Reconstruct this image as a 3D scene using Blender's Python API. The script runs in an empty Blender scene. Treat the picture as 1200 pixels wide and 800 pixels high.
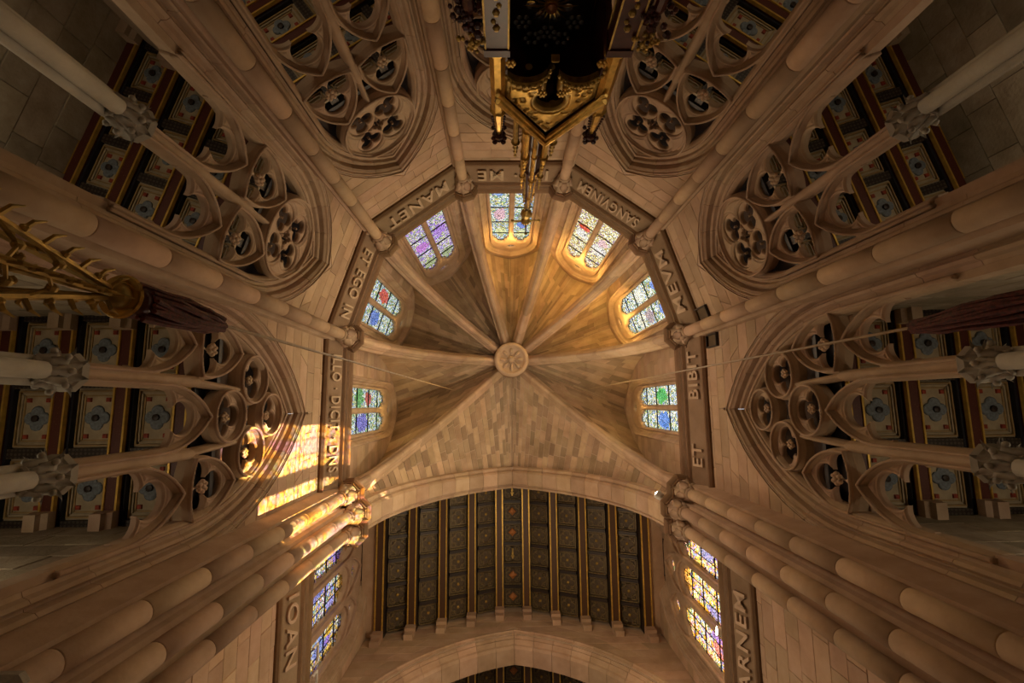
import bpy, math, random
import numpy as np
from mathutils import Matrix, Vector
random.seed(7)
SC = bpy.context.scene
COL = SC.collection
PI = math.pi

# ------------------------------------------------------------------ camera
EYE = 1.6
F_PX = 550.0
ZEN = (592.0, 474.0)              # vanishing point of the verticals, px in the 1200x800 frame
ROLL = 0.010
_w = Vector((ZEN[0]-600, 400-ZEN[1], -F_PX)).normalized()
_x = Vector((math.cos(ROLL), math.sin(ROLL), 0)); _x = (_x-_w*_x.dot(_w)).normalized()
_y = _w.cross(_x)
cam_d = bpy.data.cameras.new('camera'); cam_d.sensor_width = 36; cam_d.lens = F_PX/1200*36
cam_d.clip_start = 0.02; cam_d.clip_end = 300
cam = bpy.data.objects.new('camera', cam_d); COL.objects.link(cam)
cam.matrix_world = Matrix.Translation((-.25, 0, EYE)) @ Matrix((_x, _y, _w)).to_4x4()
SC.camera = cam

# ------------------------------------------------------------------ sky, sun, exposure
SC.view_settings.view_transform = 'Standard'; SC.view_settings.look = 'None'
SC.view_settings.gamma = 1; SC.view_settings.use_curve_mapping = False
SC.view_settings.exposure = 0.0
world = bpy.data.worlds.new('sky'); SC.world = world; world.use_nodes = True
wn = world.node_tree.nodes; bg = wn['Background']
sky = wn.new('ShaderNodeTexSky'); sky.sky_type = 'NISHITA'; sky.sun_disc = False
sky.sun_elevation = math.radians(20); sky.sun_rotation = math.radians(110); sky.air_density = 1.0; sky.dust_density = 3.0
hz = wn.new('ShaderNodeMix'); hz.data_type = 'RGBA'; hz.inputs[0].default_value = .8; hz.inputs[7].default_value = (1.0, .97, .88, 1)   # thin bright haze over the whole sky
world.node_tree.links.new(sky.outputs[0], hz.inputs[6]); world.node_tree.links.new(hz.outputs[2], bg.inputs[0]); bg.inputs[1].default_value = 1.5
SUN_DIR = Vector((-9.1, -3.2, -3.5)).normalized()
def light(kind, name, loc, power, color=(1, .72, .42), size=.1, aim=None, angle=None, blend=.6):
    l = bpy.data.lights.new(name, kind); l.energy = power; l.color = color
    if kind == 'SUN': l.angle = size
    elif kind == 'AREA': l.size = size
    else: l.shadow_soft_size = size
    if kind == 'SPOT': l.spot_size = math.radians(angle or 90); l.spot_blend = blend
    o = bpy.data.objects.new(name, l); COL.objects.link(o); o.location = loc
    if aim is not None: o.rotation_euler = (Vector(aim)-Vector(loc)).to_track_quat('-Z', 'Y').to_euler()
    return o
s = light('SUN', 'sun', (60, 25, 30), 70, (1, .78, .42), math.radians(.3)); s.rotation_euler = SUN_DIR.to_track_quat('-Z', 'Y').to_euler()
WARM = (1, .73, .46)
# added fill lights without fixtures that brighten nave and choir
light('POINT', 'nave_fill_light', (0, 5.4, 13.8), 330, WARM, .8)
light('POINT', 'choir_fill_light', (.4, -.9, 13.6), 240, WARM, .8)
light('AREA', 'nave_daylight_fill', (0, 12.5, 11), 70, (1, .86, .68), 6, aim=(0, 0, 11))  # added area light standing in for daylight from unseen nave windows

# ------------------------------------------------------------------ helpers
class MB:
    def __init__(s): s.v = []; s.f = []; s.m = []
    def add(s, v, f, m=0):
        b = len(s.v); s.v += [tuple(p) for p in v]; s.f += [tuple(b+i for i in q) for q in f]; s.m += [m]*len(f); return s
    def box(s, x0, x1, y0, y1, z0, z1, m=0):
        return s.add([(x0,y0,z0),(x1,y0,z0),(x1,y1,z0),(x0,y1,z0),(x0,y0,z1),(x1,y0,z1),(x1,y1,z1),(x0,y1,z1)],
                     [(0,3,2,1),(4,5,6,7),(0,1,5,4),(1,2,6,5),(2,3,7,6),(3,0,4,7)], m)
    def loft(s, rings, m=0, closed=True, caps=True):
        n = len(rings[0]); v = [p for r in rings for p in r]; f = []
        for i in range(len(rings)-1):
            for j in range(n if closed else n-1):
                k = (j+1) % n; f.append((i*n+j, i*n+k, (i+1)*n+k, (i+1)*n+j))
        if caps and closed:
            f.append(tuple(range(n))[::-1]); f.append(tuple((len(rings)-1)*n+j for j in range(n)))
        return s.add(v, f, m)
    def lathe(s, prof, c=(0,0,0), n=16, m=0, rot=0):
        return s.loft([[(c[0]+r*math.cos(rot+2*PI*j/n), c[1]+r*math.sin(rot+2*PI*j/n), c[2]+z) for j in range(n)] for r, z in prof], m)
    def tube(s, pts, r, n=8, m=0):
        pts = [Vector(p) for p in pts]; rings = []
        rr = r if isinstance(r, (list, tuple)) else [r]*len(pts)
        for i, p in enumerate(pts):
            t = (pts[min(i+1, len(pts)-1)]-pts[max(i-1, 0)]).normalized()
            a = t.cross(Vector((0,0,1)) if abs(t.z) < .9 else Vector((1,0,0))).normalized(); b = t.cross(a)
            rings.append([p+(a*math.cos(2*PI*j/n)+b*math.sin(2*PI*j/n))*rr[i] for j in range(n)])
        return s.loft(rings, m)
    def ball(s, c, r, n=10, k=6, m=0, sz=1):
        return s.lathe([(max(.001, r*math.sin(PI*i/k)), -r*sz*math.cos(PI*i/k)) for i in range(k+1)], c, n, m)
    def prism(s, poly, y0, y1, m=0):                    # polygon in local x, z pushed along y
        n = len(poly); v = [(x, y0, z) for x, z in poly]+[(x, y1, z) for x, z in poly]
        f = [tuple(range(n)), tuple(range(2*n-1, n-1, -1))]+[(i, n+i, n+(i+1) % n, (i+1) % n) for i in range(n)]
        return s.add(v, f, m)
    def mesh(s, name, smooth=False):
        me = bpy.data.meshes.new(name); me.from_pydata(s.v, [], s.f)
        if any(s.m): me.polygons.foreach_set('material_index', s.m)
        if smooth: me.polygons.foreach_set('use_smooth', [True]*len(me.polygons))
        me.update(); return me

def put(name, me, mats, parent=None, loc=None, rot=None, scale=None):
    if isinstance(me, MB): me = me.mesh(name)
    if not me.materials:
        for m in (mats if isinstance(mats, (list, tuple)) else [mats]): me.materials.append(m)
    o = bpy.data.objects.new(name, me); COL.objects.link(o); o.parent = parent
    if loc is not None: o.location = loc
    if rot is not None: o.rotation_euler = rot
    if scale is not None: o.scale = scale
    return o
def empty(name, label=None, cat=None, group=None, loc=(0,0,0), rotz=0, mw=None):
    o = bpy.data.objects.new(name, None); COL.objects.link(o); o.location = loc; o.rotation_euler = (0,0,rotz)
    if mw is not None: o.matrix_world = mw
    return tag(o, label, cat, group) if label else o
def tag(o, label, cat, group=None):
    o['label'] = label; o['category'] = cat
    if group: o['group'] = group
    return o
def struct(o, label=None):
    o['kind'] = 'structure'
    if label: o['label'] = label
    return o

# ------------------------------------------------------------------ materials
def newmat(name):
    m = bpy.data.materials.new(name); m.use_nodes = True
    nt = m.node_tree; return m, nt, nt.nodes, nt.links, nt.nodes['Principled BSDF']
def ramp(nodes, stops, interp='LINEAR'):
    r = nodes.new('ShaderNodeValToRGB'); cr = r.color_ramp; cr.interpolation = interp
    while len(cr.elements) < len(stops): cr.elements.new(.5)
    for e, (p, c) in zip(cr.elements, stops): e.position = p; e.color = (*c, 1)
    return r
def stone(name, c0, c1, c2, scale=1.6, rough=.85, vary=.35, bump=.25):
    m, nt, N, L, b = newmat(name)
    tc = N.new('ShaderNodeTexCoord'); oi = N.new('ShaderNodeObjectInfo')
    n1 = N.new('ShaderNodeTexNoise'); n1.inputs['Scale'].default_value = scale; n1.inputs['Detail'].default_value = 7; n1.inputs['Roughness'].default_value = .62
    L.new(tc.outputs['Object'], n1.inputs['Vector'])
    r = ramp(N, [(.25, c0), (.5, c1), (.78, c2)]); L.new(n1.outputs[0], r.inputs[0])
    hs = N.new('ShaderNodeHueSaturation')
    mr = N.new('ShaderNodeMapRange'); mr.inputs[3].default_value = 1-vary; mr.inputs[4].default_value = 1+vary*.8
    L.new(oi.outputs['Random'], mr.inputs[0]); L.new(mr.outputs[0], hs.inputs['Value'])
    mh = N.new('ShaderNodeMapRange'); mh.inputs[3].default_value = .488; mh.inputs[4].default_value = .506
    wn_ = N.new('ShaderNodeTexWhiteNoise'); wn_.noise_dimensions = '1D'; L.new(oi.outputs['Random'], wn_.inputs['W'])
    L.new(wn_.outputs[0], mh.inputs[0]); L.new(mh.outputs[0], hs.inputs['Hue'])
    L.new(r.outputs[0], hs.inputs['Color']); L.new(hs.outputs[0], b.inputs['Base Color'])
    b.inputs['Roughness'].default_value = rough; b.inputs['Specular IOR Level'].default_value = .25
    n2 = N.new('ShaderNodeTexNoise'); n2.inputs['Scale'].default_value = 22; n2.inputs['Detail'].default_value = 5
    L.new(tc.outputs['Object'], n2.inputs['Vector'])
    bp = N.new('ShaderNodeBump'); bp.inputs['Strength'].default_value = bump; bp.inputs['Distance'].default_value = .02
    L.new(n2.outputs[0], bp.inputs['Height']); L.new(bp.outputs[0], b.inputs['Normal'])
    return m
def plain(name, c, rough=.5, metal=0, noise=.25, scale=9):
    m, nt, N, L, b = newmat(name)
    tc = N.new('ShaderNodeTexCoord'); n1 = N.new('ShaderNodeTexNoise'); n1.inputs['Scale'].default_value = scale; n1.inputs['Detail'].default_value = 4
    L.new(tc.outputs['Object'], n1.inputs['Vector'])
    r = ramp(N, [(.3, tuple(x*(1-noise) for x in c)), (.7, tuple(min(1, x*(1+noise)) for x in c))])
    L.new(n1.outputs[0], r.inputs[0]); L.new(r.outputs[0], b.inputs['Base Color'])
    b.inputs['Roughness'].default_value = rough; b.inputs['Metallic'].default_value = metal
    return m
STONE = stone('sandstone', (.34,.235,.15), (.44,.315,.21), (.52,.39,.28), vary=.17)
CARVED = stone('carved_sandstone', (.33,.23,.15), (.42,.305,.21), (.50,.38,.275), vary=.06, scale=2.2)
MORTAR = stone('lime_mortar', (.38,.29,.20), (.46,.36,.26), (.52,.42,.32), vary=.05, bump=.4)
BROWNST = stone('brown_stained_moulding', (.13,.075,.038), (.18,.11,.06), (.24,.155,.09), vary=.08)
BANDST = stone('darker_letter_field', (.20,.135,.08), (.27,.19,.12), (.33,.24,.16), vary=.05)
GREYST = stone('grey_stone', (.28,.26,.22), (.37,.35,.30), (.46,.44,.38), vary=.2, scale=2.5)
GALLERY = stone('rough_gallery_stone', (.22,.18,.12), (.34,.29,.21), (.47,.42,.33), vary=.28, scale=2.4, bump=.5)
WEBST = stone('vault_stone', (.29,.205,.125), (.41,.30,.195), (.50,.385,.265), vary=.34)
GOLD = plain('gilding', (.58,.37,.09), .32, .85, .3, 14)
GOLDDULL = plain('aged_gilding', (.40,.27,.07), .45, .6, .4, 14)
BRASS = plain('polished_brass', (.85,.62,.20), .16, 1, .1)
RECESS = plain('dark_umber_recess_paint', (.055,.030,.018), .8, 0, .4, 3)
MAROON = plain('maroon_lacquer', (.055,.012,.010), .3, 0, .4)
DARK = plain('dark_stained_wood', (.022,.013,.010), .5, 0, .4)
NAVY = plain('near_black_blue_paint', (.014,.013,.018), .5, 0, .4)
PANELTAN = plain('cream_painted_panel', (.40,.33,.22), .7, 0, .15)
PANELLINE = plain('ochre_panel_moulding', (.33,.22,.09), .6, 0, .2)
BLUEGREY = plain('blue_grey_paint', (.17,.20,.23), .7, 0, .35, 25)
REDP = plain('red_paint', (.30,.045,.02), .6, 0, .3)
YELLOWP = plain('gold_leaf_fillet', (.62,.40,.08), .4, .5, .2)
OLIVE = plain('olive_brown_panel', (.078,.055,.030), .6, 0, .4, 18)
OLIVELINE = plain('bronze_relief', (.17,.125,.055), .5, .2, .35, 18)
ORANGEP = plain('orange_painted_star', (.45,.17,.04), .5, 0, .3)
IRON = plain('black_iron', (.012,.011,.010), .5, .6)
ROPE = plain('dark_red_tassel_cord', (.085,.012,.009), .75, 0, .6, 40)
CABLE = plain('brown_cable', (.34,.23,.11), .5)
WHITEP = plain('white_metal', (.7,.68,.62), .4)
def patterned(name, base, spot, scale, rough=.5):           # painted zigzag / dotted beam face
    m, nt, N, L, b = newmat(name)
    tc = N.new('ShaderNodeTexCoord'); v = N.new('ShaderNodeTexVoronoi'); v.inputs['Scale'].default_value = scale; v.inputs['Randomness'].default_value = .15
    L.new(tc.outputs['Object'], v.inputs['Vector'])
    r = ramp(N, [(.0, spot), (.30, spot), (.38, base), (1, base)]); L.new(v.outputs['Distance'], r.inputs[0])
    L.new(r.outputs[0], b.inputs['Base Color']); b.inputs['Roughness'].default_value = rough
    return m
BEAMRED = patterned('red_beam_with_gold_pattern', (.085,.018,.010), (.26,.15,.05), 26)
BEAMNAVE = patterned('nave_beam_with_gold_pattern', (.075,.035,.015), (.36,.23,.09), 16)
DOTTED = patterned('dark_rail_with_pale_dots', (.020,.012,.010), (.075,.06,.045), 17)

def glass_mat(name, palette, figs, scale=19, gain=1.0, seed=0.0):
    """stained glass: lead lines and coloured cells, tinted light goes through; figs are (x, z, rx, rz, colour) in window space"""
    m = bpy.data.materials.new(name); m.use_nodes = True; nt = m.node_tree; N = nt.nodes; L = nt.links
    N.remove(N['Principled BSDF']); out = N['Material Output']
    tc = N.new('ShaderNodeTexCoord'); mp = N.new('ShaderNodeMapping'); mp.inputs['Location'].default_value = (seed, 0, seed*.7)
    mp.inputs['Scale'].default_value = (1, .01, 1)
    L.new(tc.outputs['Object'], mp.inputs['Vector'])
    v = N.new('ShaderNodeTexVoronoi'); v.inputs['Scale'].default_value = scale; L.new(mp.outputs[0], v.inputs['Vector'])
    sp = N.new('ShaderNodeSeparateColor'); L.new(v.outputs['Color'], sp.inputs[0])
    n = len(palette); r = ramp(N, [(i/n, c) for i, c in enumerate(palette)], 'CONSTANT'); L.new(sp.outputs[0], r.inputs[0])
    col = r.outputs[0]
    sx = N.new('ShaderNodeSeparateXYZ'); L.new(tc.outputs['Object'], sx.inputs[0])
    def math_(op, a, b):
        k = N.new('ShaderNodeMath'); k.operation = op
        for i, q in enumerate((a, b)):
            if isinstance(q, (int, float)): k.inputs[i].default_value = q
            else: L.new(q, k.inputs[i])
        return k.outputs[0]
    nz = N.new('ShaderNodeTexNoise'); nz.inputs['Scale'].default_value = 8; L.new(tc.outputs['Object'], nz.inputs['Vector'])
    for (fx, fz, rx, rz, fc) in figs:
        dx = math_('DIVIDE', math_('SUBTRACT', sx.outputs[0], fx), rx); dz = math_('DIVIDE', math_('SUBTRACT', sx.outputs[2], fz), rz)
        d = math_('ADD', math_('ADD', math_('MULTIPLY', dx, dx), math_('MULTIPLY', dz, dz)), math_('MULTIPLY', nz.outputs[0], 2.2))
        k = math_('LESS_THAN', d, 1.95)
        mx = N.new('ShaderNodeMix'); mx.data_type = 'RGBA'
        L.new(math_('MULTIPLY', k, .78), mx.inputs[0]); L.new(col, mx.inputs[6]); mx.inputs[7].default_value = (*fc, 1); col = mx.outputs[2]
    ve = N.new('ShaderNodeTexVoronoi'); ve.feature = 'DISTANCE_TO_EDGE'; ve.inputs['Scale'].default_value = scale; L.new(mp.outputs[0], ve.inputs['Vector'])
    lead = math_('GREATER_THAN', ve.outputs['Distance'], .06)
    mul = N.new('ShaderNodeVectorMath'); mul.operation = 'SCALE'; L.new(col, mul.inputs[0]); L.new(math_('ADD', math_('MULTIPLY', lead, .95*gain), .05), mul.inputs[3])
    gm_ = N.new('ShaderNodeGamma'); gm_.inputs[1].default_value = .62; L.new(mul.outputs[0], gm_.inputs[0])     # each pane has two faces
    tr = N.new('ShaderNodeBsdfTransparent'); L.new(gm_.outputs[0], tr.inputs[0])
    tl = N.new('ShaderNodeBsdfTranslucent'); L.new(mul.outputs[0], tl.inputs[0])
    mix = N.new('ShaderNodeMixShader'); mix.inputs[0].default_value = .10
    L.new(tr.outputs[0], mix.inputs[1]); L.new(tl.outputs[0], mix.inputs[2]); L.new(mix.outputs[0], out.inputs[0])
    return m

# ------------------------------------------------------------------ plan
HZ = 12.85                                   # height of the inscribed cornice
CY = -1.68                                   # centre of the decagonal apse
RW = 4.36; AP = RW*math.cos(PI/10)           # wall circumradius and apothem
BAY0, BAY1 = CY, 1.95                        # straight choir bay
def frame(k):
    if abs(k) == 3:
        n = Vector((math.copysign(1, k), 0, 0)); p = Vector((math.copysign(RW, k), (BAY0+BAY1)/2, 0)); hw = (BAY1-BAY0)/2
    else:
        a = math.radians(36*k); n = Vector((math.sin(a), -math.cos(a), 0)); p = Vector((0, CY, 0))+n*AP; hw = AP*math.tan(PI/10)
    return mat_frame(p, n), hw
def mat_frame(p, n):
    x = n.cross(Vector((0,0,1)))
    return Matrix((( x.x, n.x, 0, p.x), (x.y, n.y, 0, p.y), (0, 0, 1, p.z), (0,0,0,1)))

class Pointed:
    """pointed arch opening: half width a, springing s, apex z"""
    def __init__(S, a, s, apex, x0=0): S.a=a; S.s=s; S.ap=apex; r=apex-s; S.c=(r*r-a*a)/(2*a); S.r=a+S.c; S.x0=x0
    def half(S, z, n=0):
        if z <= S.s: return S.a+n
        q = (S.r+n)**2-(z-S.s)**2
        return max(0, math.sqrt(q)-S.c) if q > 0 else 0
    def top(S, n=0): return S.s+math.sqrt(max(0, (S.r+n)**2-S.c**2))
    def path(S, n, z0, kj, ka):                 # left foot -> apex -> right foot
        P = []
        for i in range(kj): P.append((-(S.a+n), z0+(S.s-z0)*i/kj))
        th1 = math.acos(max(-1, min(1, S.c/(S.r+n))))
        for i in range(ka+1):
            t = th1*i/ka; P.append((S.c-(S.r+n)*math.cos(t), S.s+(S.r+n)*math.sin(t)))
        P[-1] = (0, P[-1][1])
        return [(S.x0+x, z) for x, z in P]+[(S.x0-x, z) for x, z in P[-2::-1]]
    def sdf(S, X, Z):                           # negative inside the arch (open downwards)
        X = np.abs(X-S.x0)
        return np.where(Z > S.s, np.hypot(X+S.c, Z-S.s)-S.r, X-S.a)

def quad_stone(P, nrm, th, gap=.004, cham=.006):
    """a block with a chamfered face: P four corners on the face, nrm towards the viewer, th its depth"""
    P = [Vector(p) for p in P]; c = sum(P, Vector())/4
    def shr(d):
        out = []
        for i in range(4):
            e1 = (P[(i+1) % 4]-P[i]); e2 = (P[i-1]-P[i])
            l1 = max(e1.length, 1e-4); l2 = max(e2.length, 1e-4)
            out.append(P[i]+e1*min(.45, d/l1)+e2*min(.45, d/l2))
        return out
    a = shr(gap+cham); b = [p-nrm*cham for p in shr(gap)]; d = [p-nrm*th for p in shr(gap)]
    return MB().add(a+b+d, [(0,1,2,3)]+[(i, 4+i, 4+(i+1) % 4, (i+1) % 4) for i in range(4)]+[(4+i, 8+i, 8+(i+1) % 4, 4+(i+1) % 4) for i in range(4)])
def stones_xz(parent, rows, yf, mat, lo=.45, hi=.85, th=.05, jit=.006, name='stone'):
    """rows: (z0, z1, left at z0, left at z1, right at z0, right at z1) in the parent's x-z plane"""
    for (z0, z1, a0, a1, b0, b1) in rows:
        w = (b0+b1-a0-a1)/2
        if w < .07: continue
        n = max(1, round(w/random.uniform(lo, hi))); cuts = [0]
        for i in range(1, n): cuts.append((i+random.uniform(-.22, .22))/n)
        cuts.append(1)
        for u, v in zip(cuts[:-1], cuts[1:]):
            y = yf-random.uniform(0, jit)
            P = [(a0+(b0-a0)*u, y, z0), (a0+(b0-a0)*v, y, z0), (a1+(b1-a1)*v, y, z1), (a1+(b1-a1)*u, y, z1)]
            put(name, quad_stone(P, Vector((0,-1,0)), th), mat, parent)
def arch_wall_rows(hw, z0, z1, course, arch=None, n=0, outer=None):
    rows = []; z = z0; k = max(1, round((z1-z0)/course)); h = (z1-z0)/k
    for i in range(k):
        a, b = z0+i*h, z0+(i+1)*h
        def lim(q): return min(hw, outer(q)) if outer else hw
        if arch is None or (arch.half(a, n) <= 0):
            rows.append((a, b, -lim(a), -lim(b), lim(a), lim(b)))
        else:
            h0, h1 = arch.half(a, n), arch.half(b, n); x0 = arch.x0
            rows.append((a, b, x0+h0, x0+h1, max(x0+h0, lim(a)), max(x0+h1, lim(b))))
            rows.append((a, b, min(x0-h0, -lim(a)), min(x0-h1, -lim(b)), x0-h0, x0-h1))
    return rows
def backing(mb, rows, y0, y1, m=0):
    for (z0, z1, a0, a1, b0, b1) in rows:
        if b0-a0 < .01 and b1-a1 < .01: continue
        mb.prism([(a0,z0),(b0,z0),(b1,z1),(a1,z1)], y0, y1, m)
def sweep_arch(arch, prof, z0, kj, ka, i0, i1, trim=0.0):
    """a stretch of moulding along the arch, path points i0..i1; prof: (offset outwards, depth)"""
    paths = [arch.path(n, z0, kj, ka) for n, y in prof]; rings = []
    for i in range(i0, i1+1):
        ring = []
        for (n, y), pa in zip(prof, paths):
            x, z = pa[i]
            if trim and i in (i0, i1):
                j = i+1 if i == i0 else i-1
                dx, dz = pa[j][0]-x, pa[j][1]-z; l = math.hypot(dx, dz) or 1; x += dx/l*trim; z += dz/l*trim
            ring.append((x, y, z))
        rings.append(ring)
    return MB().loft(rings)

# ---- mesh from a signed distance field in x, z (negative = stone), moulded towards the edges
def sdf_mesh(name, fn, x0, x1, z0, z1, res, yf, yb, cham=.07, drop=.09, roll=0.0, mats=None, groove=0.0, gpos=.05):
    nx = int(round((x1-x0)/res))+1; nz = int(round((z1-z0)/res))+1
    X, Z = np.meshgrid(np.linspace(x0, x1, nx), np.linspace(z0, z1, nz), indexing='ij')
    cx, cz = (X[:-1,:-1]+X[1:,1:])/2, (Z[:-1,:-1]+Z[1:,1:])/2
    ins = fn(cx, cz) < 0
    idx = np.arange(nx*nz).reshape(nx, nz)
    q = np.stack([idx[:-1,:-1][ins], idx[1:,:-1][ins], idx[1:,1:][ins], idx[:-1,1:][ins]], 1)
    edges = np.concatenate([q[:,[0,1]], q[:,[1,2]], q[:,[2,3]], q[:,[3,0]]])
    key = np.sort(edges, 1); key = key[:,0]*(nx*nz)+key[:,1]
    u, inv, cnt = np.unique(key, return_inverse=True, return_counts=True)
    be = edges[cnt[inv] == 1]
    bv = np.unique(be)
    x = X.ravel().copy(); z = Z.ravel().copy()
    for _ in range(3):
        e = 1e-3; px, pz = x[bv], z[bv]; d = fn(px, pz)
        gx = (fn(px+e, pz)-fn(px-e, pz))/(2*e); gz = (fn(px, pz+e)-fn(px, pz-e))/(2*e); g = np.maximum(gx*gx+gz*gz, .3)
        st = np.clip(d/g, -res, res); x[bv] = px-st*gx; z[bv] = pz-st*gz
    inner = np.maximum(0, -fn(x, z)); inner[bv] = 0
    gr = groove*np.exp(-((inner-gpos)/.011)**2) if groove else 0
    t = np.clip(inner/cham, 0, 1)
    y = yf+drop*(1-t)**2+gr
    if roll: y -= roll*np.clip((inner-cham)/.02, 0, 1)
    used = np.unique(q); mp = -np.ones(nx*nz, int); mp[used] = np.arange(len(used))
    V = np.stack([x[used], y[used], z[used]], 1); Q = mp[q]
    nb = len(bv); m1 = -np.ones(nx*nz, int); m1[bv] = np.arange(nb)
    base = len(V)
    V = np.concatenate([V, np.stack([x[bv], y[bv], z[bv]], 1), np.stack([x[bv], np.full(nb, yb), z[bv]], 1)])
    S = np.stack([base+m1[be[:,1]], base+m1[be[:,0]], base+nb+m1[be[:,0]], base+nb+m1[be[:,1]]], 1)
    me = bpy.data.meshes.new(name); Fa = np.concatenate([Q, S]); me.from_pydata(V.tolist(), [], Fa.tolist())
    me.polygons.foreach_set('use_smooth', [True]*len(me.polygons)); me.update()
    for m in (mats or [CARVED]): me.materials.append(m)
    return me
def U(*a):
    r = a[0]
    for b in a[1:]: r = np.minimum(r, b)
    return r
def circ(X, Z, cx, cz, r): return np.hypot(X-cx, Z-cz)-r
def stroke(d, w): return np.abs(d)-w
def seg(X, Z, ax, az, bx, bz, w):
    dx, dz = bx-ax, bz-az; t = np.clip(((X-ax)*dx+(Z-az)*dz)/(dx*dx+dz*dz), 0, 1)
    return np.hypot(X-ax-t*dx, Z-az-t*dz)-w
def foils(X, Z, cx, cz, n, dist, r, rot=PI/2):
    return U(*[circ(X, Z, cx+dist*math.cos(rot+2*PI*i/n), cz+dist*math.sin(rot+2*PI*i/n), r) for i in range(n)])
# ================================================================== walls of the choir and apse
SIDE = {0: 'apse_centre', -1: 'apse_inner_left', 1: 'apse_inner_right', -2: 'apse_outer_left', 2: 'apse_outer_right', -3: 'choir_left', 3: 'choir_right'}
ARCH2 = Pointed(.97, 9.1, 10.85)             # two-light openings of the five apse walls
ARCH3 = Pointed(1.45, 8.15, 11.0)            # three-light openings of the choir bay
WIN = Pointed(.74, 18.25, 19.3)              # clerestory windows
PROF = [(-.02,.46),(-.02,.31),(.03,.28),(.03,.22),(.075,.205),(.095,.15),(.13,.125),(.16,.15),(.165,.19),(.20,.18),(.21,.08),(.245,.045),(.285,.07),(.30,.035),(.35,.02),(.352,-.012),(.375,-.012)]
REVEAL = [(-.02,.33),(-.02,.17),(.02,.155),(.04,.12),(.08,.115),(.12,.04),(.15,.02),(.17,-.02),(.20,-.04),(.23,-.02),(.24,.03)]
def lunette(k, hw):
    if abs(k) == 3: return Pointed(hw-.03, 16.3, 19.95)
    return Pointed(hw-.04, 17.9, 19.95)
WALLS = {}
KJ, KA = 12, 8
for k in range(-3, 4):
    mw, hw = frame(k); arch = ARCH3 if abs(k) == 3 else ARCH2
    mb = MB(); lun = lunette(k, hw)
    rows = arch_wall_rows(hw+.02, 0, 11.6, .3, arch, .33)+[(11.6, 13.2, -hw-.02, -hw-.02, hw+.02, hw+.02)]
    up = arch_wall_rows(hw+.05, 13.2, 20.8, .3, WIN, .19)
    backing(mb, rows+up, .012, .33)
    w = put('wall_'+SIDE[k], mb, MORTAR); w.matrix_world = mw; struct(w, 'sandstone wall of the '+SIDE[k].replace('_', ' ')); WALLS[k] = (w, hw)
    # ashlar: beside and above the tracery arch, then around the clerestory window
    stones_xz(w, arch_wall_rows(hw, 9.0, 12.45, .345, arch, .36), 0, STONE)
    stones_xz(w, arch_wall_rows(hw, 13.2, 19.9, .36, WIN, .215, outer=lambda z: lun.half(z)), 0, STONE, .4, .7)
    # moulded arch, stone by stone
    tot = 2*(KJ+KA)
    i = 0
    while i < tot:
        st = 1 if (i < KJ or i >= tot-KJ) else 2
        if i < KJ+KA < i+st: st = KJ+KA-i
        put('arch_stone', sweep_arch(arch, PROF, 0, KJ, KA, i, i+st, .0035), CARVED, w); i += st
    tot = 2*(6+6); i = 0
    while i < tot:
        st = 1 if (i < 6 or i >= tot-6) else 3
        put('window_reveal_stone', sweep_arch(WIN, REVEAL, 13.2, 6, 6, i, i+st, .003), CARVED, w); i += st

# ------------------------------------------------------------------ tracery
WL, WLEAF = .05, .045
def light_cusps(X, Z, L_):
    hole = U(circ(X, Z, 0, L_.s+.42, .225), circ(X, Z, -.185, L_.s+.03, .215), circ(X, Z, .185, L_.s+.03, .215), np.maximum(np.abs(X)-.13, np.maximum(Z-L_.s-.3, L_.s-.3-Z)))
    hole = U(hole, np.maximum(np.abs(X)-.40, Z-(L_.s-.10)))
    return np.maximum(np.maximum(L_.sdf(X, Z)-.01, -hole), L_.s-.35-Z)
def leaf_sdf(X, Z, p, base): return np.maximum(p.sdf(X, Z), base-Z+.10*((X-p.x0)**2)/.2)
L2 = [Pointed(.43, 7.2, 8.05, sx*.49) for sx in (-1, 1)]
LF2 = [Pointed(.425, 8.42, 9.26, sx*.505) for sx in (-1, 1)]
def bars2(X, Z):
    d = U(stroke(ARCH2.sdf(X, Z), .07), seg(X, Z, 0, 6.3, 0, 8.6, .075), stroke(circ(X, Z, 0, 9.88, .74), .055), stroke(circ(X, Z, 0, 9.88, .74), .055))
    for p in L2: d = U(d, stroke(p.sdf(X, Z), WL))
    for p in LF2: d = U(d, stroke(leaf_sdf(X, Z, p, 8.2), WLEAF))
    d = U(d, seg(X, Z, 0, 8.6, 0, 9.15, .05))
    return np.maximum(np.maximum(d, ARCH2.sdf(X, Z)-.03), 6.4-Z)
L3 = [Pointed(.43, 7.25, 8.15, -1.0), Pointed(.43, 7.7, 8.62, 0), Pointed(.43, 7.25, 8.15, 1.0)]
LF3 = [Pointed(.42, 8.5, 9.32, sx*1.0) for sx in (-1, 1)]
C3 = [(0, 9.13, .40), (-.61, 9.78, .40), (.61, 9.78, .40), (0, 10.42, .37)]
def bars3(X, Z):
    d = stroke(ARCH3.sdf(X, Z), .07)
    for sx in (-1, 1): d = U(d, seg(X, Z, sx*.5, 6.3, sx*.5, 8.3, .08), seg(X, Z, sx*.5, 8.3, sx*.42, 9.35, .05))
    for p in L3: d = U(d, stroke(p.sdf(X, Z), WL))
    for p in LF3: d = U(d, stroke(leaf_sdf(X, Z, p, 8.28), WLEAF))
    for cx, cz, r in C3: d = U(d, stroke(circ(X, Z, cx, cz, r), .045))
    return np.maximum(np.maximum(d, ARCH3.sdf(X, Z)-.03), 6.4-Z)
TR = {}
TR['bars2'] = sdf_mesh('tracery_bars', bars2, -1.05, 1.05, 6.38, 10.98, .016, .20, .42, .055, .09)
TR['bars3'] = sdf_mesh('tracery_bars', bars3, -1.55, 1.55, 6.38, 11.1, .016, .20, .42, .055, .09)
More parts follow.
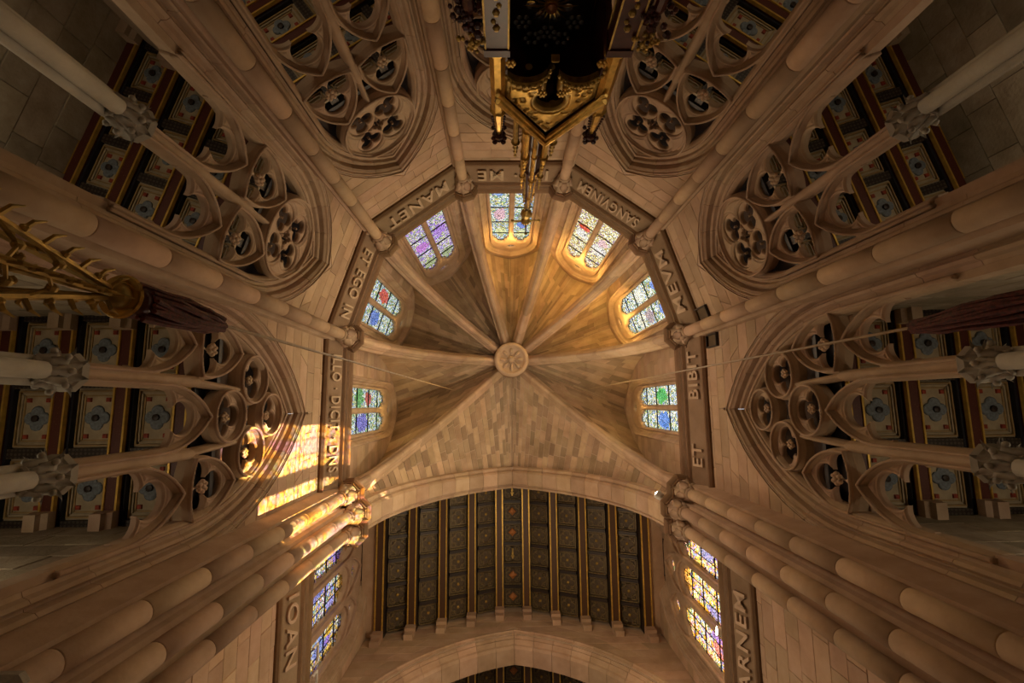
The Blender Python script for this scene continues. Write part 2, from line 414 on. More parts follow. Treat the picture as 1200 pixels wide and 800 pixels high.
def rolls(bars, opening, els):
    def f(X, Z):
        d = None
        for e in els: q = stroke(e(X, Z), .017); d = q if d is None else U(d, q)
        return np.maximum(np.maximum(d, opening.sdf(X, Z)-.02), 6.4-Z)
    return f
E2 = [ARCH2.sdf]+[p.sdf for p in L2]+[(lambda X, Z, p=p: leaf_sdf(X, Z, p, 8.2)) for p in LF2]+[lambda X, Z: circ(X, Z, 0, 9.88, .74)]
E3 = [ARCH3.sdf]+[p.sdf for p in L3]+[(lambda X, Z, p=p: leaf_sdf(X, Z, p, 8.28)) for p in LF3]+[(lambda X, Z, c=c: circ(X, Z, *c)) for c in C3]
TR['rolls2'] = sdf_mesh('tracery_roll', rolls(bars2, ARCH2, E2), -1.02, 1.02, 6.4, 10.95, .0125, .165, .23, .014, .02)
TR['rolls3'] = sdf_mesh('tracery_roll', rolls(bars3, ARCH3, E3), -1.5, 1.5, 6.4, 11.08, .0125, .165, .23, .014, .02)
TR['lighthead'] = sdf_mesh('light_head_cusping', lambda X, Z: light_cusps(X, Z, Pointed(.42, .0, .88)), -.46, .46, -.40, .95, .0125, .27, .37, .03, .035, groove=.022, gpos=.05)
def leafplate(X, Z):
    p = Pointed(.42, .22, 1.06); return np.maximum(leaf_sdf(X, Z, p, 0.0), -foils(X, Z, 0, .41, 3, .225, .195))
TR['leaf'] = sdf_mesh('leaf_cusping', leafplate, -.48, .48, -.05, 1.1, .0115, .27, .37, .03, .035, groove=.022, gpos=.045)
TR['roundel'] = sdf_mesh('roundel_plate', lambda X, Z: np.maximum(circ(X, Z, 0, 0, .72), -U(foils(X, Z, 0, 0, 4, .385, .27, PI/4), foils(X, Z, 0, 0, 4, .075, .065, 0))), -.75, .75, -.75, .75, .0125, .24, .37, .03, .04, groove=.03, gpos=.04)
TR['trefoil'] = sdf_mesh('trefoil_cusping', lambda X, Z: np.maximum(circ(X, Z, 0, 0, .285), -foils(X, Z, 0, 0, 3, .13, .118)), -.32, .32, -.32, .32, .0095, .29, .38, .025, .03)
TR['qf'] = sdf_mesh('quatrefoil_cusping', lambda X, Z: np.maximum(circ(X, Z, 0, 0, .39), -foils(X, Z, 0, 0, 3, .180, .165)), -.41, .41, -.41, .41, .0115, .27, .37, .03, .035, groove=.022, gpos=.04)
fl = MB()
for j in range(6):
    a = 2*PI*j/6; fl.ball((.07*math.cos(a), 0, .07*math.sin(a)), .042, 7, 4)
fl.ball((0, -.015, 0), .04, 8, 4)
TR['flower'] = fl.mesh('carved_flower', True); TR['flower'].materials.append(CARVED)
blind = MB().box(-1.6, 1.6, .80, .86, 8.75, 11.5); 
# grey mullion shaft with its leaf capital
ms = MB()
for dx, dy, r in ((0, -.05, .085), (-.085, .06, .06), (.085, .06, .06), (0, .13, .07)): ms.lathe([(r, 0), (r, 6.05)], (dx, dy+.26, 0), 12)
TR['mull'] = ms.mesh('mullion_shaft', True); TR['mull'].materials.append(GREYST)
def leafblob(w, h, curl):                   # a curled capital leaf, root at z=0, curling towards -y
    m = MB(); rings = []
    for i in range(7):
        t = i/6; ww = w*(.55+.75*math.sin(PI*min(t, .8)/.9))*(1-.75*max(0, t-.7)/.3); y = -curl*t*t; z = h*math.sin(t*1.75)/math.sin(1.57)
        rings.append([(-ww, y+.02, z), (-ww*.5, y-.012, z+.01), (0, y-.03, z), (ww*.5, y-.012, z+.01), (ww, y+.02, z), (0, y+.035, z)])
    return m.loft(rings)
TR['capleaf'] = leafblob(.055, .26, .10).mesh('leaf', True); TR['capleaf'].materials.append(GREYST)
TR['berry'] = MB().ball((0,0,0), .035, 7, 5).mesh('berry', True); TR['berry'].materials.append(GREYST)
TR['capbell'] = MB().lathe([(.12,-.05),(.14,-.03),(.12,0),(.115,.04),(.13,.16),(.18,.27),(.20,.29),(.21,.36),(.19,.38)], (0,0,0), 8, 0, PI/8).mesh('capital_bell'); TR['capbell'].materials.append(GREYST)
WHERE = {0: 'half hidden behind the gilded canopy', -1: 'left of the gilded canopy', 1: 'right of the gilded canopy',
         -2: 'beside the sunlit choir bay', 2: 'beside the two small dark recesses',
         -3: 'under the wall splashed with coloured sunlight', 3: 'under the wall beside the bright capital spotlight'}
for k in range(-3, 4):
    mw, hw = frame(k); three = abs(k) == 3
    t = empty('stone_tracery', ('three-light' if three else 'two-light')+' pointed stone tracery '+WHERE[k], 'tracery', 'traceried gallery openings', mw=mw)
    put('tracery_bars', TR['bars3' if three else 'bars2'], None, t); put('tracery_roll', TR['rolls3' if three else 'rolls2'], None, t)
    for p in (L3 if three else L2):
        h = put('light_head_cusping', TR['lighthead'], None, t, (p.x0, 0, p.s)); h.scale = (p.a/.43, 1, 1)
    for p in (LF3 if three else LF2):
        put('leaf_cusping', TR['leaf'], None, t, (p.x0, 0, 8.28 if three else 8.2)); put('carved_flower', TR['flower'], None, t, (p.x0, .30, 8.70 if three else 8.62))
    if three:
        for j, (cx, cz, r) in enumerate(C3):
            put('quatrefoil_cusping', TR['qf'], None, t, (cx, 0, cz), (0, (0, PI, 2.2, .6)[j], 0), (r/.40, 1, r/.40)); put('carved_flower', TR['flower'], None, t, (cx+.02, .30, cz), None, (.8, .8, .8))
    else:
        put('roundel_plate', TR['roundel'], None, t, (0, 0, 9.88))
        for j in range(4):
            a = PI/4+j*PI/2; put('trefoil_cusping', TR['trefoil'], None, t, (.385*math.cos(a), 0, 9.88+.385*math.sin(a)), (0, -a+PI/2, 0))
    ja = (ARCH3 if three else ARCH2).a
    for sx in (-1, 1): put('jamb_fillet', MB().prism([(sx*(ja-.062), 0), (sx*(ja+.03), 0), (sx*(ja+.03), 6.42), (sx*(ja-.062), 6.42)], .23, .42), CARVED, t)
    for x0 in ((-.5, .5) if three else (0,)):
        put('mullion_shaft', TR['mull'], None, t, (x0, 0, 0))
        cp = put('capital', TR['capbell'], None, t, (x0, .29, 6.05))
        for j in range(16):
            a = 2*PI*j/8+(j > 7)*PI/8; put('leaf', TR['capleaf'], None, cp, (.115*math.sin(a), -.115*math.cos(a), .0 if j < 8 else .10), (0, 0, a+random.uniform(-.2, .2)), (1, 1.25, .75))
            if j < 8: put('berry', TR['berry'], None, cp, (.2*math.sin(a), -.2*math.cos(a), .17))
# ================================================================== corner piers, shafts and capitals
DR = MB().lathe([(.118, .004), (.124, .010), (.124, .99), (.118, .996)], (0,0,0), 18).mesh('shaft_drum', True); DR.materials.append(STONE)
NECK = MB().lathe([(.12,-.04),(.15,-.025),(.155,0),(.14,.02),(.125,.04)], (0,0,0), 18).mesh('necking', True); NECK.materials.append(CARVED)
BELL = MB().lathe([(.125,.03),(.13,.12),(.165,.25),(.225,.36),(.24,.38)], (0,0,0), 16).mesh('capital_bell', True); BELL.materials.append(CARVED)
ABAC = MB().lathe([(.20,.36),(.255,.375),(.265,.41),(.25,.425),(.285,.45),(.32,.50),(.33,.53),(.33,.58),(.30,.60)], (0,0,0), 8, 0, PI/8).mesh('abacus'); ABAC.materials.append(BROWNST)
CLEAF = leafblob(.065, .30, .16).mesh('leaf', True); CLEAF.materials.append(CARVED)
CAPZ = 12.55
def shaft(x, y, label, ang, zt=CAPZ, z0=0, group='engaged wall shafts', sc=1.0):
    t = empty('engaged_shaft', label, 'column', group, (x, y, 0), ang)
    n = int(math.ceil((zt-z0)/.98)); h = (zt-z0)/n; sh = random.uniform(0, .2)
    for i in range(n):
        put('shaft_drum', DR, None, t, (0, 0, z0+i*h), (0, 0, random.uniform(0, 6)), (sc, sc, h))
    put('necking', NECK, None, t, (0, 0, zt), None, (sc, sc, 1.2))
    b = put('capital_bell', BELL, None, t, (0, 0, zt-.02), None, (1.15, 1.15, 1)); put('abacus', ABAC, None, t, (0, 0, zt), None, (1.22, 1.22, 1.05))
    for j in range(9):
        a = 2*PI*j/9; put('leaf', CLEAF, None, b, (.125*math.sin(a), -.125*math.cos(a), .06), (0, 0, a), (1.15, 1.2, 1.05 if j % 2 else .8))
    return t
RS = 4.10
CORN = {18: 'behind the gilded canopy', 54: 'between two apse traceries', 90: 'where apse meets choir'}
for sgn in (-1, 1):
    sd = 'sunlit side' if sgn < 0 else 'spotlight side'
    for a in (18, 54, 90):
        r = math.radians(a)*sgn
        shaft(RS*math.sin(r), CY-RS*math.cos(r), f'slender stone wall shaft with leaf capital {CORN[a]}, {sd}', r)
    for j, (x, y, lb) in enumerate(((3.97, 2.06, 'shaft next to the choir tracery'), (3.80, 2.46, 'middle shaft'), (3.86, 2.88, 'shaft next to the nave wall'))):
        shaft(sgn*x, y, f'{lb} in the three-shaft arch pier, {sd}', sgn*PI/2, group='shafts of the arch piers')
# solid pier cores behind the shafts
def pier(name, poly, z1, label):
    mb = MB()
    for i in range(13):
        z0, zz = z1*i/13, z1*(i+1)/13
    mb.loft([[(x, y, 0) for x, y in poly], [(x, y, z1) for x, y in poly]])
    return struct(put(name, mb, CARVED), label)
n_ = 0
for sgn in (-1, 1):
    for a in (18, 54, 90):
        r = math.radians(a)*sgn; c = Vector((math.sin(r), -math.cos(r))); d = Vector((math.cos(r), math.sin(r))); C0 = Vector((0, CY))
        P = [C0+c*R_+d*o for R_, o in ((4.14,-.05),(4.14,.05),(4.17,.085),(4.20,.07),(4.25,.15),(4.45,.17),(4.45,-.17),(4.25,-.15),(4.20,-.07),(4.17,-.085))]
        n_ += 1; pier(f'trim_{n_}', [(p.x, p.y) for p in P], 13.2, 'moulded stone corner behind a wall shaft')
    n_ += 1
    P = [(4.02,1.90),(3.99,2.16),(4.02,2.22),(3.97,2.28),(3.90,2.30),(3.86,2.36),(3.88,2.62),(3.95,2.68),(3.92,2.74),(3.90,2.80),(3.92,3.0),(4.05,3.06),(5.6,3.06),(5.6,1.85),(4.36,1.85)]
    pier(f'trim_{n_}', [(sgn*x, y) for x, y in P], 13.2, 'stone pier core under the pointed arch')

# ================================================================== inscribed cornices
TEXT = {0: 'IN \u00b7 ME', 1: 'SANGVINEM', 2: 'MEVM', 3: 'ET      BIBIT', -1: 'MANET', -2: 'ET EGO IN', -3: 'ILLO \u00b7 DICIT \u00b7 DNS'}
CPROF = [(.06,12.20),(-.05,12.21),(-.10,12.25),(-.105,12.30),(-.05,12.33),(-.03,12.36),(-.05,12.39),(-.22,12.89),(-.20,12.92),(-.28,12.94),(-.29,12.99),(-.26,13.02),(-.33,13.05),(-.37,13.12),(-.38,13.20),(-.30,13.27),(.06,13.34)]
CMAT = [1,1,1,1,1,0,2,1,0,1,1,0,1,1,0,0,0]
def text_mesh(s, size, depth):
    cu = bpy.data.curves.new('inscription', 'FONT'); cu.body = s; cu.size = size; cu.extrude = depth; cu.align_x = 'CENTER'; cu.align_y = 'CENTER'; cu.resolution_u = 3; cu.offset = .006; cu.space_character = 1.15
    o = bpy.data.objects.new('t', cu); COL.objects.link(o); bpy.context.view_layer.update()
    me = bpy.data.meshes.new_from_object(o.evaluated_get(bpy.context.evaluated_depsgraph_get())); bpy.data.objects.remove(o); me.name = 'inscription'
    me.materials.clear(); me.materials.append(LETTER); return me
LETTER = stone('carved_letters', (.40,.30,.20), (.50,.385,.27), (.58,.46,.34), vary=.05)
def cornice(mw, hw, txt, label, e0=0, e1=0):
    global n_; n_ += 1
    mb = MB().loft([[(-hw-e0, y, z) for y, z in CPROF], [(hw+e1, y, z) for y, z in CPROF]]); mb.m = CMAT+[0, 0]
    o = put(f'trim_{n_}', mb, [CARVED, BROWNST, BANDST]); o.matrix_world = mw; struct(o, label)
    me = text_mesh(txt, .44, .035)
    w = max(v.co.x for v in me.vertices)-min(v.co.x for v in me.vertices)
    put('inscription', me, None, o, (0, -.147, 12.63), (PI/2+.3277, 0, 0), (min(1.3, (2*hw-.95)/w), 1, 1))
    return o
for k in range(-3, 4):
    mw, hw = frame(k); cornice(mw, hw, TEXT[k], 'cornice with raised letters on the '+SIDE[k].replace('_', ' ')+' wall')

# ================================================================== vault
BOSSZ = 20.05
APEX = Vector((0, CY, BOSSZ))
vault = struct(empty('ceiling_vault_ribs'), 'ribs and keystone of the vault over apse and choir')
SPZ = 13.25
def rib_pt(base, g, top=BOSSZ):
    """intrados of the web at height fraction g above base (x, y)"""
    R_ = math.hypot(base[0], base[1]-CY); rise = top-SPZ; rho = (R_*R_+rise*rise)/(2*R_); z = g*rise
    d = rho-math.sqrt(max(0, rho*rho-z*z)); f = 1-d/R_
    return Vector((base[0]*f, CY+(base[1]-CY)*f, SPZ+z))
GS = [math.sin(PI/2*i/22) for i in range(23)]
def web(wfun, base, vault, mat, rng, NC=22, lo=.55, hi=.85, gap=.004):
    """half cell: from the wall arch wfun(g) to the rib standing on base"""
    mb = MB(); grid = []; GC = [math.sin(PI/2*i/NC) for i in range(NC+1)]
    for g in GC:
        a, b = wfun(g), rib_pt(base, g); grid.append([a.lerp(b, q/6) for q in range(7)])
    cen = Vector((0, -1.0, 14.5)); rows = []
    for i, r in enumerate(grid):
        row = []
        for j, p in enumerate(r):
            row.append(p+(p-cen).normalized()*.014)
        rows.append(row)
    mb.loft(rows, 0, False, False)
    put('web_backing', mb, MORTAR, vault)
    for i in range(1, NC):
        g0, g1 = GC[i], GC[i+1]; a0, a1, b0, b1 = wfun(g0), wfun(g1), rib_pt(base, g0), rib_pt(base, g1)
        w = ((b0-a0).length+(b1-a1).length)/2
        if w < .12: continue
        n = max(1, round(w/rng.uniform(lo, hi))); cuts = [0]+[(q+rng.uniform(-.22, .22))/n for q in range(1, n)]+[1]
        for u, v in zip(cuts[:-1], cuts[1:]):
            P = [a0.lerp(b0, u), a0.lerp(b0, v), a1.lerp(b1, v), a1.lerp(b1, u)]
            nn = (P[2]-P[0]).cross(P[3]-P[1])
            if nn.length < 1e-4: continue
            nn.normalize(); c = sum(P, Vector())/4
            if nn.dot(cen-c) < 0: nn = -nn
            j = rng.uniform(-.004, .006)
            put('web_stone', quad_stone([p+nn*j for p in P], nn, .030, gap, .005), mat, vault)
rng = random.Random(3)
VB = 4.20
bases = {a: (VB*math.sin(math.radians(a)), CY-VB*math.cos(math.radians(a))) for a in (-90, -54, -18, 18, 54, 90)}
bases['L'] = (-4.10, 2.10); bases['R'] = (4.10, 2.10)
def wall_w(k, sx):
    mw, hw = frame(k); lun = lunette(k, hw)
    def f(g):
        z = SPZ+g*(lun.ap-SPZ); return mw @ Vector((sx*max(0, lun.half(min(z, lun.ap))), 0, z))
    return f
A1 = Pointed(3.62, 13.2, 19.45)              # the pointed arch towards the nave (intrados)
for k in range(-3, 4):
    mw, hw = frame(k); cell = struct(empty('ceiling_vault_'+SIDE[k]), 'vault cell over the '+SIDE[k].replace('_', ' ')+' window')
    for sx in (-1, 1):
        wp = mw @ Vector((sx*hw, 0, 0)); b = min(bases.values(), key=lambda q: (q[0]-wp.x)**2+(q[1]-wp.y)**2)
        web(wall_w(k, sx), b, cell, WEBST, rng)
cell = struct(empty('ceiling_vault_nave_side'), 'vault cell of small stones above the choir arch')
for sx in (-1, 1):
    def fw(g, sx=sx):
        zt = A1.top(.30); z = SPZ+g*(zt-SPZ); return Vector((sx*A1.half(min(z, zt), .30), 2.34, z))
    web(fw, bases['L' if sx < 0 else 'R'], cell, WEBST, rng, 34, .42, .62, .012)
RIBP = [(-.17,-.06),(-.17,.06),(-.115,.10),(-.10,.155),(-.075,.175),(-.085,.225),(-.05,.275),(0,.295),(.05,.275),(.085,.225),(.075,.175),(.10,.155),(.115,.10),(.17,.06),(.17,-.06)]
for b in bases.values():
    side = Vector((-(b[1]-CY), b[0], 0)).normalized(); N_ = 30
    gs = [math.sin(PI/2*(i/N_))*.9985 for i in range(N_+1)]; pts = [rib_pt(b, g) for g in gs]
    segs = [(i, min(i+3, N_)) for i in range(0, N_, 3)]
    for i0, i1 in segs:
        rings = []
        for i in range(i0, i1+1):
            t = (pts[min(i+1, N_)]-pts[max(i-1, 0)]).normalized(); nn = side.cross(t); nn = nn if nn.dot(Vector((0, CY, 13))-pts[i]) > 0 else -nn
            p = pts[i]+t*(.004 if i == i0 else -.004 if i == i1 else 0)
            rings.append([p+side*s_*1.12+nn*d_*1.2 for s_, d_ in RIBP])
        put('rib_stone', MB().loft(rings), STONE, vault)
# keystone with its carved wheel of leaves
bo = MB().lathe([(.02,.05),(.30,.05),(.33,.02),(.40,.0),(.43,-.02),(.44,-.06),(.48,-.085),(.54,-.07),(.575,-.02),(.585,.05),(.56,.12),(.57,.20),(.58,.62)][::-1], (0,0,0), 40)
boss = put('keystone', bo.mesh('keystone', True), CARVED, vault, (0, CY, BOSSZ-.86), None, (1.12, 1.12, 1))
for rr, n, s_ in ((.30, 8, .06), (.20, 8, .035), (.0, 1, .09), (.11, 10, .025)):
    m = MB().ball((0,0,0), s_*1.25, 8, 5, 0, 1.0)
    me = m.mesh('carved_leaf', True); me.materials.append(CARVED)
    for j in range(n):
        a = 2*PI*j/n; put('carved_leaf', me, None, boss, (rr*math.cos(a), rr*math.sin(a), .025), (0, 0, a), (1.4 if n == 8 else 1, .8 if n == 8 else 1, 1))
ring = MB(); 
for i in range(24):
    a = 2*PI*i/24; ring.ball((.145*math.cos(a), .145*math.sin(a), .045), .018, 6, 4)
put('carved_ring', ring, CARVED, boss)
# ================================================================== clerestory glass
def lead_light(X, Z, p, zb):                # one light: pointed cusped head, open down to the sill
    return U(np.maximum(p.sdf(X, Z), zb-Z), )
PAL_COOL = [(.80,.86,.80),(.42,.60,.34),(.86,.80,.42),(.62,.72,.86),(.90,.90,.86),(.34,.45,.30),(.70,.62,.30),(.88,.86,.70),(.45,.52,.75)]
PAL_WARM = [(.92,.84,.48),(.95,.88,.62),(.62,.50,.18),(.90,.88,.80),(.55,.36,.52),(.86,.70,.30),(.95,.92,.80),(.70,.62,.34)]
PAL_VIOL = [(.55,.40,.80),(.82,.74,.88),(.66,.62,.30),(.45,.34,.66),(.86,.80,.62),(.72,.50,.78),(.50,.62,.40),(.88,.84,.86)]
WGLASS = {0: ('white and yellow', PAL_COOL, [(.37,15.9,.2,.5,(.90,.55,.62)), (.37,14.3,.2,.25,(.35,.5,.85)), (-.37,16.8,.2,.3,(.25,.35,.85)), (-.37,16.0,.16,.3,(.55,.50,.42)), (.37,17.4,.22,.4,(.95,.92,.5)), (-.37,17.6,.22,.3,(.95,.92,.5))]),
          1: ('yellow and white with a red figure', PAL_WARM, [(.37,16.0,.26,.32,(.95,.92,.88)), (.37,15.5,.24,.2,(.85,.06,.03)), (-.37,16.4,.26,.5,(.92,.88,.86)), (-.37,15.8,.18,.3,(.88,.62,.66))]),
          2: ('pale green and blue', PAL_COOL, [(.37,14.6,.16,.3,(.25,.38,.85)), (-.37,14.6,.16,.3,(.25,.38,.85)), (.37,16.1,.24,.55,(.92,.90,.80)), (-.37,15.8,.22,.4,(.55,.42,.45)), (-.37,16.6,.24,.45,(.92,.9,.78))]),
          3: ('green and blue with patterned borders', PAL_COOL, [(.37,16.0,.26,.5,(.12,.62,.14)), (-.37,15.9,.26,.55,(.16,.34,.85)), (-.37,14.2,.16,.2,(.42,.2,.5))]),
          -1: ('violet', PAL_VIOL, [(.37,16.0,.24,.4,(.75,.30,.80)), (-.37,15.6,.24,.5,(.62,.36,.85)), (.37,17.6,.25,.4,(.55,.62,.30)), (-.37,17.6,.25,.4,(.55,.62,.30))]),
          -2: ('pale green with blue and red figures', PAL_COOL, [(-.37,16.0,.22,.5,(.80,.10,.05)), (.37,15.8,.26,.5,(.20,.30,.75)), (-.37,13.9,.3,.4,(.62,.55,.78)), (.37,13.9,.3,.4,(.62,.55,.78))]),
          -3: ('green, red and violet', PAL_COOL, [(-.37,15.6,.26,.5,(.22,.52,.16)), (-.37,16.5,.22,.35,(.70,.12,.08)), (.37,15.9,.3,.6,(.30,.24,.72))])}
WLIGHTS = [Pointed(.285, 18.0, 18.55, x) for x in (-.37, .37)]
def winframe(X, Z):
    d = U(*[U(np.maximum(p.sdf(X, Z)+.05, Z-17.95), circ(X, Z, p.x0, 18.12, .15), circ(X, Z, p.x0-.12, 17.9, .13), circ(X, Z, p.x0+.12, 17.9, .13)) for p in WLIGHTS])
    d = U(d, np.maximum(np.abs(np.abs(X)-.37)-.285, Z-17.85), circ(X, Z, 0, 18.78, .17))
    return np.maximum(np.maximum(WIN.sdf(X, Z)-.02, -d), 13.2-Z)
WF = sdf_mesh('window_tracery', winframe, -.80, .80, 13.2, 19.4, .02, .10, .24, .05, .05)
nwin = 0
for k in range(-3, 4):
    mw, hw = frame(k); nwin += 1
    w = struct(empty(f'window_{nwin}', mw=mw), f'two-light stained glass window, {WGLASS[k][0]}')
    put('window_tracery', WF, None, w)
    gm = glass_mat('stained_glass', WGLASS[k][1], WGLASS[k][2], seed=k*3.7)
    zs = [13.2, 14.35, 15.35, 16.5, 17.5, 18.35]
    for x0 in (-.37, .37):
        for a, b in zip(zs[:-1], zs[1:]): put('pane', MB().box(x0-.30, x0+.30, .185, .19, a+.012, b-.012), gm, w)
        bars = MB()
        for z in zs[1:-1]: bars.box(x0-.30, x0+.30, .165, .195, z-.016, z+.016)
        put('glazing_bar', bars, IRON, w)
    put('oculus_pane', MB().box(-.2, .2, .185, .19, 18.58, 18.98), gm, w)
# ledge lamps that warm the window heads
for k, p_ in ((0, 55), (1, 75), (2, 60), (-1, 3), (-2, 3), (3, 10), (-3, 8)):
    mw, hw = frame(k); light('POINT', 'window_ledge_lamp', mw @ Vector((0, -.45, 17.7)), p_*1.6, (1, .60, .16), .06)

# ================================================================== galleries behind the tracery
GZ = 8.6
def qfoil(m, cx, cy, r, z, mi, h=.02):
    for j in range(4):
        a = j*PI/2; m.lathe([(r*.52, 0), (r*.52, -h), (r*.42, -h-.01)], (cx+r*.5*math.cos(a), cy+r*.5*math.sin(a), z), 12, mi)
def gallery_panel(w, d):                     # framed panel seen from below, lower side at z=0
    m = MB(); m.box(-w/2, w/2, -d/2, d/2, .02, .06, 0)
    for i, mi in ((0, 1), (1, 0), (2, 1)):
        o = .03+i*.035; t = .02; z0 = -.02+i*.014
        for x0, x1, y0, y1 in ((-w/2+o, w/2-o, -d/2+o, -d/2+o+t), (-w/2+o, w/2-o, d/2-o-t, d/2-o), (-w/2+o, -w/2+o+t, -d/2+o, d/2-o), (w/2-o-t, w/2-o, -d/2+o, d/2-o)): m.box(x0, x1, y0, y1, z0, .03, mi)
    q = min(w, d)*.29; qfoil(m, 0, 0, q, .02, 2)
    m.lathe([(.05, 0), (.05, -.04), (.01, -.05)], (0, 0, 0), 8, 4)
    for sx in (-1, 1):
        for sy in (-1, 1): m.lathe([(.045, .02), (.04, -.005), (.005, -.01)], (sx*(w/2-.17), sy*(d/2-.17), 0), 4, 3, PI/4)
    me = m.mesh('ceiling_panel')
    for mm in (PANELTAN, PANELLINE, BLUEGREY, REDP, DARK): me.materials.append(mm)
    return me
def gallery_beam(L_):
    m = MB().box(-L_/2, L_/2, -.09, .09, -.02, .42, 0)
    for sy in (-1, 1): m.box(-L_/2, L_/2, sy*.09-.014, sy*.09+.014, -.04, .02, 1)
    m.box(-L_/2, L_/2, -.13, -.09, .06, .42, 2); m.box(-L_/2, L_/2, .09, .13, .06, .42, 2)
    me = m.mesh('ceiling_beam')
    for mm in (BEAMRED, YELLOWP, NAVY): me.materials.append(mm)
    return me
CORBEL = MB().prism([(-.17, .0), (.17, .0), (.17, -.14), (.10, -.20), (.10, -.30), (-.10, -.30), (-.10, -.20), (-.17, -.14)], -.16, .16).mesh('beam_corbel'); CORBEL.materials.append(CARVED)
for k in range(-3, 4):
    mw, hw = frame(k); three = abs(k) == 3
    ys = [.62, 1.50, 2.38, 3.26] if three else [.70, 1.50, 2.30, 3.10]
    Yo = 3.45 if three else 3.18                # outer wall of the gallery
    xh = 1.52 if three else 1.36
    g = struct(empty('ceiling_gallery_'+SIDE[k], mw=mw), 'painted coffered ceiling of the gallery behind the tracery')
    put('ceiling_board', MB().box(-xh-1.6, xh+1.6, .33, Yo+.4, GZ+.32, GZ+.4), NAVY, g)
    spread = 0 if three else math.tan(math.radians(18))
    edge = lambda y: xh+spread*y*.9
    pitch = .92
    for j, y in enumerate(ys):
        L_ = 2*edge(y); put('ceiling_beam', gallery_beam(L_), None, g, (0, y, GZ))
        for sx in (-1, 1): put('beam_corbel', CORBEL, None, g, (sx*(edge(y)-.10), y, GZ-.02), (0, 0, PI/2), (.8, .8, .8))
    yy = [.40]+ys
    for j in range(len(ys)):
        y0 = (ys[j-1]+.13) if j else .36; y1 = ys[j]-.13
        if y1-y0 < .2: continue
        ym = (y0+y1)/2; n = max(2, round(2*edge(ym)/pitch)); px = 2*edge(ym)/n
        pm = gallery_panel(px-.14, y1-y0)
        for i in range(n): put('ceiling_panel', pm, None, g, (-edge(ym)+(i+.5)*px, ym, GZ+.13))
        for i in range(n+1): put('cross_rail', MB().box(-.07, .07, -(y1-y0)/2, (y1-y0)/2, .07, .40), DOTTED, g, (-edge(ym)+i*px, ym, GZ))
    ow = put('wall_gallery_outer_'+SIDE[k], MB().box(-edge(Yo)-1, edge(Yo)+1, Yo+.05, Yo+.35, 0, GZ+.5), MORTAR); ow.matrix_world = mw; struct(ow, 'rough outer stone wall of the gallery')
    xo = edge(Yo)+.1
    stones_xz(ow, [(z, z+.44, -xo, -xo, xo, xo) for z in np.arange(4.2, GZ, .44)], Yo, GALLERY, .6, 1.0, .06, .015)
    for sx in (-1, 1):
        a = Vector((sx*(edge(.36)), .36, 0)); b = Vector((sx*edge(Yo+.1), Yo+.1, 0)); dirv = (b-a).normalized(); L_ = (b-a).length
        nrm = Vector((sx, 0, 0)) if three else Vector((sx*dirv.y, -sx*dirv.x, 0)); nrm.normalize()
        lm = mat_frame(mw @ ((a+b)/2), (mw.to_3x3() @ nrm))
        sw = put('wall_gallery_side_'+SIDE[k]+('_west' if sx < 0 else '_east'), MB().box(-L_/2, L_/2, .05, .2, 0, GZ+.5), MORTAR); sw.matrix_world = lm; struct(sw, 'stone side wall of the gallery')
        stones_xz(sw, [(z, z+.44, -L_/2, -L_/2, L_/2, L_/2) for z in np.arange(4.2, GZ, .44)], 0, GALLERY, .6, 1.0, .06, .01)
    # blind back of the upper tracery
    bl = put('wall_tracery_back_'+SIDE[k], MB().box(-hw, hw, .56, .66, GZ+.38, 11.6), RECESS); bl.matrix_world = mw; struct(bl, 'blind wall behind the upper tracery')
    light('POINT', 'gallery_fill_light', mw @ Vector((.9 if k < 0 else -.9, 2.0, 5.6)), 34 if abs(k) < 3 else 40, (1, .80, .55), .25)  # added fill light without a fixture, brightens the gallery from inside

# ================================================================== the pointed arch and the nave
def big_arch(name, A, y0, y1, prof, label, nv, mat=STONE):
    """moulded arch in the x-z plane, one mesh per voussoir; prof: (offset from intrados, y)"""
    o = struct(empty(name), label); K = 24; tot = 2*(K)
    i = 0; st = max(1, round(tot/nv))
    while i < tot:
        e = min(i+st, tot)
        if i < K < e: e = K
        put('voussoir', sweep_arch(A, prof, A.s-.01, 0, K, i, e, .005), mat, o); i = e
    return o
Y1 = 2.34
P1 = [(.34, Y1-.04), (.30, Y1-.05), (.24, Y1-.02), (.20, Y1-.04), (.14, Y1-.03), (.10, Y1+.04), (.12, Y1+.08), (.05, Y1+.10), (.0, Y1+.16), (.0, Y1+.54), (.05, Y1+.60), (.12, Y1+.62), (.10, Y1+.66), (.14, Y1+.73), (.24, Y1+.72), (.30, Y1+.75), (.34, Y1+.74)]
big_arch('trim_choir_arch', A1, Y1, Y1+.7, P1, 'broad moulded pointed stone arch between choir and nave', 26)
def spandrel(name, A, n, y0, y1, hw, ztop, label, mat=MORTAR):
    mb = MB(); rows = arch_wall_rows(hw, 13.2, ztop, .25, A, n); backing(mb, rows, y0, y1)
    return struct(put(name, mb, mat), label)
spandrel('wall_over_choir_arch', A1, .20, Y1+.08, Y1+.62, 5.9, 23.4, 'wall above the choir arch')
NX = 5.10; NY0, NY1 = 2.95, 7.9
NHW = (NY1-NY0)/2; NYC = (NY0+NY1)/2
BIG = Pointed(1.86, 17.0, 19.25)
NL = [Pointed(.46, 16.9, 17.55, x) for x in (-1.16, 0, 1.16)]
def nave_plate(X, Z):
    d = None
    for p in NL:
        q = U(np.maximum(p.sdf(X, Z), Z-16.95), circ(X, Z, p.x0, 17.12, .24), circ(X, Z, p.x0-.22, 16.85, .22), circ(X, Z, p.x0+.22, 16.85, .22), foils(X, Z, p.x0, 18.25 if p.x0 == 0 else 17.98, 4, .10, .12))
        d = q if d is None else U(d, q)
    return np.maximum(np.maximum(BIG.sdf(X, Z)-.02, -d), 13.2-Z)
